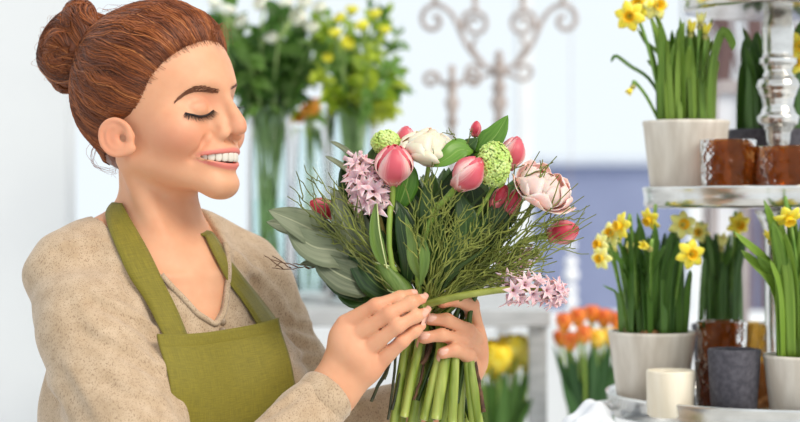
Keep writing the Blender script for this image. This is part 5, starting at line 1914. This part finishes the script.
for i, (px, w, lean) in enumerate(((697, 9, 2), (712, 10, -2), (731, 12, 1), (748, 11, -1), (764, 9, 1), (786, 9, -2))):
    dd = 8.4 + 0.6 * i
    t = tag(empty('tree', ((px - 400) * dd / FPX, dd, -0.06)), ['bare brown trunk beyond the window, first from the left', 'bare brown trunk beyond the window, second from the left', 'thick bare brown trunk beyond the window, left of the silver column', 'bare brown trunk beyond the window, close by the silver column', 'bare brown trunk beyond the window, behind the silver column', 'bare brown trunk beyond the window, right of the silver column'][i], 'tree', 'bare trees outside')
    m = MB(); x0 = (px - 400) * dd / FPX
    m.tube(spline([(x0, dd, -0.06), (x0 + lean * 0.01, dd, 1.2), (x0 - lean * 0.02, dd + 0.02, 2.4), (x0 + lean * 0.02, dd, 3.6)], 16), np.linspace(w * 0.5 * dd / FPX * 1.25, w * 0.5 * dd / FPX, 16), 10)
    m.build('trunk', M_BARK, t)
    m = MB()
    for k in range(3):
        s = RNG.choice([-1, 1]); z = 1.75 + 0.4 * k
        m.tube(spline([(x0, dd, z), (x0 + s * 0.08, dd, z + 0.25), (x0 + s * 0.14, dd + 0.05, z + 0.7)], 8), np.linspace(0.016, 0.005, 8), 6)
    m.build('branches', M_BARK, t)

# arched board standing behind the tiered stand
dd = 3.35
x0, x1 = (711 - 400) * dd / FPX, (749 - 400) * dd / FPX
zt = zrow(80, dd)
e = tag(empty('arched_board', ((x0 + x1) / 2, dd, 0)), 'white board in a grey arched frame behind the tiered stand', 'board')
def arch(w, z1, rad, y0, y1, z0=0.0):
    hw = w / 2; xc = (x0 + x1) / 2
    pts = [(xc - hw, z0)] + [(xc - hw + rad - rad * math.cos(a), z1 - rad + rad * math.sin(a)) for a in np.linspace(0, PI / 2, 7)] + [(xc + hw - rad + rad * math.sin(a), z1 - rad + rad * math.cos(a)) for a in np.linspace(0, PI / 2, 7)] + [(xc + hw, z0)]
    return pts
m = MB(); o_ = arch(x1 - x0, zt, 0.02, 0, 0); i_ = arch(x1 - x0 - 0.026, zt - 0.024, 0.012, 0, 0)
g = np.array([[(a, dd, b) for a, b in o_], [(a, dd, b) for a, b in i_], [(a, dd + 0.03, b) for a, b in i_], [(a, dd + 0.03, b) for a, b in o_]])
m.grid(g, None, wrap_u=True); m.build('frame', noisy('grey wood', rgb(150, 140, 142), rgb(176, 168, 168), 8, 0.7, (4, 4, 1)), e, smooth=False)
m = MB(); n = len(i_); m.add([(a, dd + 0.012, b) for a, b in i_] + [(a, dd + 0.02, b) for a, b in i_], [tuple(range(n)), tuple(reversed(range(n, 2 * n)))] + [(k, (k + 1) % n, n + (k + 1) % n, n + k) for k in range(n)])
m.build('panel', noisy('white board', rgb(214, 216, 224), rgb(228, 230, 236), 6, 0.6), e, smooth=False)

# high display table with its legs
TD = 3.0
ZTAB = zrow(310, TD)
tx0, tx1 = (120 - 400) * TD / FPX, (551 - 400) * TD / FPX
e = tag(empty('display_table', ((tx0 + tx1) / 2, TD + 0.5, 0)), 'high grey white display table with vases, behind the bouquet', 'table')
m = MB(); m.box((tx0, TD, ZTAB - 0.028), (tx1, TD + 1.05, ZTAB)); m.build('table_top', M_TABLE, e, smooth=False, bevel=0.003)
for x in (tx0 + 0.03, tx1 - 0.0200):
    for y in (TD + 0.02, TD + 1.0):
        m = MB(); m.box((x - 0.015, y, 0), (x + 0.015, y + 0.03, ZTAB - 0.0285)); m.build('leg', M_TABLE, e, smooth=False, bevel=0.002)

# low bench with the tulip buckets
e = tag(empty('bench', (0.3, 3.2, 0)), 'low white bench carrying the tulip buckets', 'bench')
m = MB(); m.box((0.02, 2.86, 0.80), (0.50, 3.6, 0.83)); m.build('bench_top', M_FRAME, e, smooth=False, bevel=0.003)
for x in (0.05, 0.44):
    for y in (2.9, 3.52):
        m = MB(); m.box((x, y, 0), (x + 0.03, y + 0.03, 0.7995)); m.build('leg', M_FRAME, e, smooth=False)
M_ZINC = noisy('zinc', rgb(150, 154, 158), rgb(176, 180, 184), 30, 0.35, Metallic=0.9)


def tulip_bucket(px, d, tops, mat, mat2, lab1, lab2, leaves, lmat):
    x = (px - 400) * d / FPX
    b = MB(); b.lathe([(0, 0), (0.052, 0), (0.055, 0.003), (0.068, 0.215), (0.071, 0.22), (0.068, 0.222), (0.064, 0.216), (0.052, 0.008), (0, 0.008)], (x, d, 0.83), 40)
    tag(b.build('bucket', M_ZINC), lab2, 'bucket', 'zinc buckets')
    e = tag(empty('tulip_bunch', (x, d, 0.845)), lab1, 'flowers')
    for (tx, ty, td, s) in tops:
        c = P(tx, ty, td); ax = unit((c - np.array([x, d, 0.85])) * np.array([0.6, 0.6, 1]))
        X, Y, Z = frame(ax); ln = s * td / FPX
        base = c - Z * ln * 0.5
        m = MB(); m.tube(spline([base, base * 0.5 + np.array([x, d, 0.9]) * 0.5 + np.array([(c[0] - x) * 0.15, 0, 0.02]), (x + (c[0] - x) * 0.2, d + (c[1] - d) * 0.2, 0.845)], 12), 0.003, 6)
        st = m.build('tulip', M_STEM, e)
        for k in range(6):
            g, uv = petal(base, X, Y, Z, k * PI / 3 + 0.3, ln, ln * 0.42, 0.003, ln * 0.40, ln * (0.22 if k % 2 else 0.32), 0.03, 7, 5)
            mm = MB(); mm.grid(g, uv); mm.build('petal', mat if int(tx) % 2 == 0 else mat2, st, thick=0.0006)
    for (tx, ty, td, w) in leaves:
        t = P(tx, ty, td)
        r = np.array([x + (t[0] - x) * 0.25, d + (t[1] - d) * 0.4, 0.92])
        pts = spline([r, r * 0.45 + t * 0.55 + np.array([0.25 * (r[0] - t[0]), 0, 0.03]), t], 12)
        g, uv = blade(pts, w * np.interp(np.linspace(0, 1, 12), [0, .4, .8, 1], [.7, 1, .6, .03]), np.array([RNG.normal(0, .4), -1, 0.1]), 0.2)
        m = MB(); m.grid(g, uv); m.build('leaf', lmat, e, thick=0.0006)


M_YT = uvpetal('yellow tulip petal', rgb(250, 208, 24), rgb(252, 226, 80), rgb(226, 190, 30), sss=0.1)
M_YT2 = uvpetal('lemon tulip petal', rgb(252, 220, 50), rgb(252, 236, 120), rgb(226, 200, 40), sss=0.1)
M_OT = uvpetal('orange tulip petal', rgb(222, 96, 26), rgb(244, 150, 50), rgb(240, 180, 50), sss=0.1)
M_OT2 = uvpetal('golden tulip petal', rgb(250, 190, 40), rgb(252, 214, 90), rgb(240, 180, 50), sss=0.1)
M_TL = leafmat('tulip foliage', rgb(54, 96, 36), rgb(104, 148, 66), None, 0.45, 0.3)
tulip_bucket(498, 3.08, [(482, 360, 3.02, 30), (490, 352, 3.08, 28), (500, 358, 3.0, 30), (508, 348, 3.1, 28), (517, 346, 3.06, 26), (525, 352, 3.08, 28), (478, 368, 3.1, 24), (512, 362, 3.12, 26), (530, 362, 3.12, 24), (494, 368, 3.12, 26)], M_YT, M_YT2,
             'bunch of yellow tulips under the display table', 'zinc bucket under the display table holding yellow tulips', [(470 + 70 * RNG.random(), 366 + 34 * RNG.random(), 3.0 + 0.16 * RNG.random(), 0.008 + 0.006 * RNG.random()) for _ in range(26)], M_TL)
tulip_bucket(592, 3.0, [(564, 322, 2.95, 20), (578, 317, 3.0, 20), (592, 314, 3.05, 19), (604, 318, 3.05, 20), (618, 321, 3.02, 20), (570, 341, 2.95, 20), (584, 334, 2.92, 19), (597, 338, 2.95, 20), (560, 338, 3.08, 17), (611, 338, 3.0, 20)], M_OT, M_OT2,
             'bunch of orange and golden tulips beside the tiered stand', 'zinc bucket near the tiered stand holding orange tulips', [(560 + 62 * RNG.random(), 340 + 40 * RNG.random(), 2.92 + 0.16 * RNG.random(), 0.009 + 0.007 * RNG.random()) for _ in range(30)] + [(553, 345, 2.95, 0.012), (560, 362, 2.95, 0.012)], leafmat('dark tulip foliage', rgb(36, 78, 34), rgb(74, 118, 58), None, 0.45, 0.25))


def vase(px, d, r, ytop, label, water=0.5, flare=1.0):
    x = (px - 400) * d / FPX
    h = zrow(ytop, d) - ZTAB
    e = tag(empty('glass_vase', (x, d, ZTAB)), label, 'vase', 'clear glass vases on the display table')
    m = MB(); m.lathe([(0, 0.0005), (r * 0.96, 0.0005), (r, 0.006), (r, h * 0.6), (r * flare, h), (r * flare - 0.003, h), (r - 0.003, h * 0.6), (r - 0.004, 0.012), (0, 0.012)], (x, d, ZTAB), 40)
    m.build('glass', M_VASE, e)
    m = MB(); m.lathe([(0, 0.0125), (r - 0.0045, 0.0125), (r - 0.0038, h * water), (0, h * water)], (x, d, ZTAB), 40)
    m.build('water', M_WATER, e)
    return x, d, h


def bush(x, d, stems, smat, lmats, lab, cat, name, leafn, leafsize, bloom=None):
    """stems: (px, py, d) tips; leaves along the upper part of every stem"""
    e = tag(empty(name, (x, d, ZTAB + 0.014)), lab, cat)
    allp = []
    for (tx, ty, td) in stems:
        t = P(tx, ty, td)
        r = np.array([x + RNG.normal(0, 0.012), d + RNG.normal(0, 0.010), ZTAB + 0.02])
        n = np.array([x + np.clip((t[0] - x) * 0.25, -0.026, 0.026), d + np.clip((t[1] - d) * 0.25, -0.02, 0.02), ZTAB + 0.30])
        pts = spline([r, n, n * 0.5 + t * 0.5 + np.array([(t[0] - n[0]) * -0.1, 0, 0.02]), t], 20)
        m = MB(); m.tube(pts, 0.0021, 6); o = m.build('stem', smat, e); allp.append((pts, o))
    fol = [MB() for _ in allp]
    for i in range(leafn):
        pts, o = allp[i % len(allp)]
        k = 9 + int(10.5 * RNG.random())
        p = pts[min(19, k)]
        dr = unit(unit(pts[min(19, k + 1)] - pts[k - 1]) * 0.6 + RNG.normal(0, 0.75, 3))
        ln = leafsize * (0.7 + 0.6 * RNG.random())
        q = spline([p, p + dr * ln * 0.5 + np.array([0, 0, ln * 0.08]), p + dr * ln - np.array([0, 0, ln * 0.12])], 8)
        g, uv = blade(q, ln * 0.26 * np.interp(np.linspace(0, 1, 8), [0, .4, .8, 1], [.25, 1, .6, .03]), RNG.normal(0, 1, 3) + np.array([0, -1.2, 0.6]), 0.2, 0, 3)
        fol[i % len(allp)].grid(g, uv)
    for i, fm in enumerate(fol):
        if fm.n: fm.build('foliage', lmats[i % len(lmats)], allp[i][1])
    if bloom:
        for (bx, by, bd, R, bm) in bloom:
            c = P(bx, by, bd)
            X, Y, Z = frame(RNG.normal(0, 0.35, 3) + np.array([0, -0.6, 0.8]))
            st = min(allp, key=lambda a: np.linalg.norm(a[0][-1] - c))
            m = MB(); m.tube(spline([c - Z * R * 0.7, (c + st[0][-3]) / 2 + np.array([0, 0.005, 0]), st[0][-4]], 8), 0.0025, 6); bo = m.build('bloom', smat, e)
            for r_, (cnt, rad, top) in enumerate(((4, 0.45, 0.15), (5, 0.75, 0.45), (5, 0.95, 0.8))):
                for k in range(cnt):
                    g, uv = petal(c - Z * R * 0.7, X, Y, Z, 2 * PI * k / cnt + r_ * 0.6, R * 1.4, R * 0.7, R * 0.1, R * rad, R * top, 0.03, 6, 5)
                    mm = MB(); mm.grid(g, uv); mm.build('petal', bm, bo)
    return e


M_WB = uvpetal('white bloom petal', rgb(244, 244, 226), rgb(250, 250, 240), rgb(222, 230, 190), sss=0.1)
M_YB = uvpetal('yellow bloom petal', rgb(232, 224, 40), rgb(240, 236, 90), rgb(190, 200, 40), sss=0.1)
M_OB = uvpetal('amber bloom petal', rgb(226, 140, 20), rgb(240, 176, 50), rgb(190, 110, 20), sss=0.1)
L1 = leafmat('mid green foliage', rgb(72, 116, 44), rgb(130, 168, 80), None, 0.45, 0.5)
L2 = leafmat('deep green foliage', rgb(48, 84, 36), rgb(92, 132, 58), None, 0.45, 0.45)
L3 = leafmat('lime foliage', rgb(126, 160, 34), rgb(176, 200, 60), None, 0.45, 0.4)
L4 = leafmat('yellow green foliage', rgb(160, 182, 40), rgb(206, 216, 84), None, 0.45, 0.4)
M_BS = noisy('vase stem', rgb(136, 164, 92), rgb(176, 198, 128), 40, 0.5)
x, d, h = vase(269, 3.30, 0.041, 98, 'tall clear vase of white blooms, leftmost on the display table')
bush(x, d, [(205 + 125 * (i + .5) / 22, 4 + 60 * RNG.random() - 0.0, 3.3 + RNG.normal(0, 0.08)) for i in range(22)] + [(235, 70, 3.25), (305, 72, 3.28), (250, 80, 3.3)], M_BS, [L1, L2, L2, L1], 'full bunch of white blooms and dark foliage in the left vase', 'flowers', 'white_flower_bunch', 420, 0.046,
     [(272, 37, 3.2, 0.016, M_WB), (298, 17, 3.2, 0.017, M_WB), (262, 4, 3.22, 0.016, M_WB), (228, 10, 3.22, 0.015, M_WB), (312, 28, 3.22, 0.014, M_WB), (242, 22, 3.25, 0.014, M_WB), (286, 4, 3.25, 0.015, M_WB), (214, 3, 3.25, 0.014, M_WB), (320, 8, 3.25, 0.014, M_WB), (305, 2, 3.2, 0.014, M_WB)])
x, d, h = vase(352, 3.20, 0.046, 92, 'wide clear vase of yellow green sprays, behind the front tulip')
bush(x, d, [(312 + 90 * (i + .5) / 30, 8 + 90 * RNG.random(), 3.2 + RNG.normal(0, 0.08)) for i in range(30)] + [(398, 70, 3.2), (402, 90, 3.22), (394, 110, 3.18), (330, 95, 3.15)], M_BS, [L3, L1, L4, L3, L1], 'airy bunch of yellow green sprays in the wide vase', 'flowers', 'green_spray_bunch', 800, 0.030,
     [(347, 43, 3.1, 0.013, M_YB), (335, 33, 3.1, 0.012, M_YB), (362, 26, 3.12, 0.013, M_YB), (375, 14, 3.15, 0.012, M_YB), (328, 58, 3.12, 0.010, M_YB), (352, 10, 3.15, 0.012, M_YB), (385, 30, 3.15, 0.011, M_YB), (340, 18, 3.14, 0.011, M_YB)])
x, d, h = vase(310, 3.45, 0.036, 128, 'slim clear vase of orange blooms, between the two fuller vases')
bush(x, d, [(312, 108, 3.43), (298, 118, 3.45), (322, 120, 3.46), (306, 126, 3.44), (318, 132, 3.43)], M_BS, [L1, L3], 'few orange blooms in the slim middle vase', 'flowers', 'orange_flower_bunch', 14, 0.04, [(312, 108, 3.42, 0.022, M_OB), (300, 118, 3.45, 0.014, M_OB)])
# tea light burning on the table
x = (281 - 400) * 3.55 / FPX

# ---- wrought iron candelabra standing at the back of the table
CD = 3.9
k_ = CD / FPX
cx = (499 - 400) * k_
CAN = tag(empty('candelabra', (cx, CD, ZTAB)), 'pale wrought iron candelabra with scrolled arms behind the bouquet', 'candelabra')
def crow(py): return zrow(py, CD)
zb = ZTAB
m = MB(); m.lathe([(0, zb), (0.05, zb), (0.05, zb + 0.006), (0.02, zb + 0.02), (0.008, zb + 0.04), (0.0075, crow(130)), (0.012, crow(122)), (0.009, crow(114)), (0.017, crow(106)), (0.019, crow(101)), (0.010, crow(94)), (0.017, crow(88)), (0.010, crow(82)), (0.010, crow(76)), (0.022, crow(72)), (0.012, crow(68)), (0.014, crow(62)), (0.006, crow(59)), (0.011, crow(55)), (0.004, crow(51)), (0, crow(49))], (cx, CD, 0), 24)
m.build('post', M_IRON, CAN)


def scroll_arm(az, sc=1.0):
    ca, sa = math.cos(az), math.sin(az)
    # (across, row) in picture units of the arm seen side-on
    main = [(2, 72), (14, 66), (26, 54), (34, 42), (40, 28), (46, 16), (54, 8), (64, 5), (74, 10), (77, 20), (72, 28), (64, 29), (59, 23), (61, 17), (66, 17)]
    low = [(4, 73), (14, 76), (24, 80), (31, 76), (32, 69), (26, 65), (20, 68), (21, 73)]
    up = [(64, 5), (64, -12)]
    o = None
    for nm, pl, r in (('arm', main, 0.0055), ('scroll', low, 0.0045), ('candle_cup', up, 0.006)):
        pts = [(cx + ca * a * sc * k_, CD + sa * a * sc * k_, crow(b)) for a, b in pl]
        m = MB(); m.tube(spline(pts, 60 if len(pl) > 2 else 4), r, 8)
        if nm == 'candle_cup':
            m.lathe([(0, crow(-12)), (0.02, crow(-12)), (0.022, crow(-14)), (0.012, crow(-12.5)), (0.012, crow(-24)), (0, crow(-24))], (pts[1][0], pts[1][1], 0), 16)
        if o is None: o = m.build(nm, M_IRON, CAN)
        else: m.build(nm, M_IRON, o)


for a in (0.0, PI):
    scroll_arm(a)
for s in (1, -1):                      # inner rings between the arms
    pts = [(cx + s * (24 + (14 - 1.15 * t) * math.cos(t + 0.6)) * k_, CD, crow(24 - (14 - 1.15 * t) * math.sin(t + 0.6))) for t in np.linspace(0, 8.2, 60)]
    m = MB(); m.tube(np.array([(cx + s * 38 * k_, CD, crow(33))] + pts), 0.005, 8)
    m.tube(spline([(cx + s * 22 * k_, CD, crow(38)), (cx + s * 27 * k_, CD, crow(46)), (cx + s * 20 * k_, CD, crow(58)), (cx + s * 12 * k_, CD, crow(67))], 16), 0.0045, 8)
    m.tube(np.array([(cx + s * 24 * k_, CD, crow(10)), (cx + s * 24 * k_, CD, crow(-14))]), 0.006, 8)
    m.build('scroll', M_IRON, CAN)
# second, smaller iron stand
cx2, CD2 = (452 - 400) * 3.7 / FPX, 3.7
e = tag(empty('iron_stand', (cx2, CD2, ZTAB)), 'smaller pale iron stand with two round scrolls, left of the candelabra', 'candelabra')
zz = lambda py: zrow(py, CD2)
m = MB(); m.lathe([(0, ZTAB), (0.04, ZTAB), (0.04, ZTAB + 0.006), (0.012, ZTAB + 0.02), (0.006, ZTAB + 0.05), (0.006, zz(128)), (0.013, zz(122)), (0.007, zz(116)), (0.016, zz(102)), (0.008, zz(96)), (0.012, zz(84)), (0.006, zz(78)), (0.008, zz(67)), (0, zz(64))], (cx2, CD2, 0), 20); m.build('post', M_IRON, e)
for s in (1, -1):
    pts = [(cx2 + s * (21 + (9 - 0.9 * t) * math.cos(PI - t)) * CD2 / FPX, CD2, zz(80 - (9 - 0.9 * t) * math.sin(t))) for t in np.linspace(-0.3, 7.5, 40)]
    m = MB(); m.tube(np.array([(cx2, CD2, zz(84))] + pts), 0.0045, 8); m.build('scroll', M_IRON, e)

# ---- white tissue paper lying by the stand, on a small side table
def paper():
    e = None
    d0 = 2.22
    xc = (585 - 400) * d0 / FPX
    zt_ = zrow(432, d0)
    t = tag(empty('side_table', (xc, d0, 0)), 'small round white side table left of the tiered stand', 'table')
    m = MB(); m.lathe([(0, zt_ - 0.02), (0.062, zt_ - 0.02), (0.065, zt_ - 0.017), (0.065, zt_ - 0.003), (0.062, zt_), (0, zt_)], (xc - 0.01, d0, 0), 48); m.build('table_top', M_FRAME, t)
    m = MB(); m.lathe([(0, 0), (0.06, 0), (0.06, 0.01), (0.012, 0.03), (0.012, zt_ - 0.0205), (0, zt_ - 0.0205)], (xc - 0.01, d0, 0), 32); m.build('leg', M_FRAME, t)
    g = []
    for i in range(26):
        u = i / 25 * 2 - 1; row = []
        for j in range(26):
            v = j / 25 * 2 - 1
            r2 = u * u + v * v
            z = 0.034 * max(0, 1 - 0.55 * (u - 0.35) ** 2 - 0.75 * v * v) + 0.004 * math.sin(5 * u + 3 * v) + 0.003 * math.sin(9 * v - 4 * u)
            row.append((xc + u * 0.034 * (1 + 0.1 * math.sin(3 * v)), d0 + v * 0.042, zt_ + max(0.0008, z)))
        g.append(row)
    m = MB(); m.grid(np.array(g))
    tag(m.build('tissue_paper', noisy('white tissue', rgb(226, 230, 238), rgb(240, 243, 248), 20, 0.6, bump=0.2), thick=0.001, off=1.0), 'crumpled sheet of white tissue paper at the left of the tiered stand', 'paper')


paper()
# string of glass beads hanging in the window
bd = 5.3
bx = (571 - 400) * bd / FPX
e = tag(empty('bead_string', (bx, bd, zrow(335, bd))), 'string of white glass beads hanging before the blue grey building', 'bead string')
m = MB(); m.tube(np.array([(bx, bd, zrow(335, bd)), (bx, bd, 3.19)]), 0.0012, 6); m.build('thread', M_IRON, e)
M_PEARL = noisy('white glass bead', rgb(244, 246, 250), rgb(252, 252, 254), 10, 0.15, bump=0.0)
for i, py in enumerate((230, 246, 262, 275, 290, 302, 316, 328)):
    m = MB(); m.ball((bx, bd, zrow(py, bd)), (0.012, 0.014, 0.018, 0.022, 0.018, 0.020, 0.024, 0.022)[i], 12, 16); m.build('bead', M_PEARL, e)
# ================================================================== camera, light, exposure
cam = bpy.data.cameras.new('camera'); co = bpy.data.objects.new('camera', cam); COL.objects.link(co)
cam.sensor_fit = 'HORIZONTAL'; cam.sensor_width = 36.0; cam.lens = FPX * 36.0 / 800.0
co.location = (0, 0, CAMZ); co.rotation_euler = (PI / 2, 0, 0)
cam.clip_start = 0.05; cam.clip_end = 200
cam.dof.use_dof = True; cam.dof.focus_distance = 1.87; cam.dof.aperture_fstop = 4.2
SC.camera = co
w = bpy.data.worlds.new('sky'); SC.world = w; w.use_nodes = True
bg = w.node_tree.nodes['Background']; bg.inputs['Color'].default_value = (0.90, 0.96, 1.0, 1); bg.inputs['Strength'].default_value = 0.78
sun = bpy.data.lights.new('sun', 'SUN'); so = bpy.data.objects.new('sun', sun); COL.objects.link(so)
sun.energy = 1.75; sun.angle = math.radians(30); sun.color = (1.0, 0.91, 0.78)
so.rotation_euler = (math.radians(50), 0, math.radians(48))
SC.view_settings.view_transform = 'Standard'; SC.view_settings.look = 'None'
SC.view_settings.gamma = 1.0; SC.view_settings.use_curve_mapping = False
SC.view_settings.exposure = 0.42
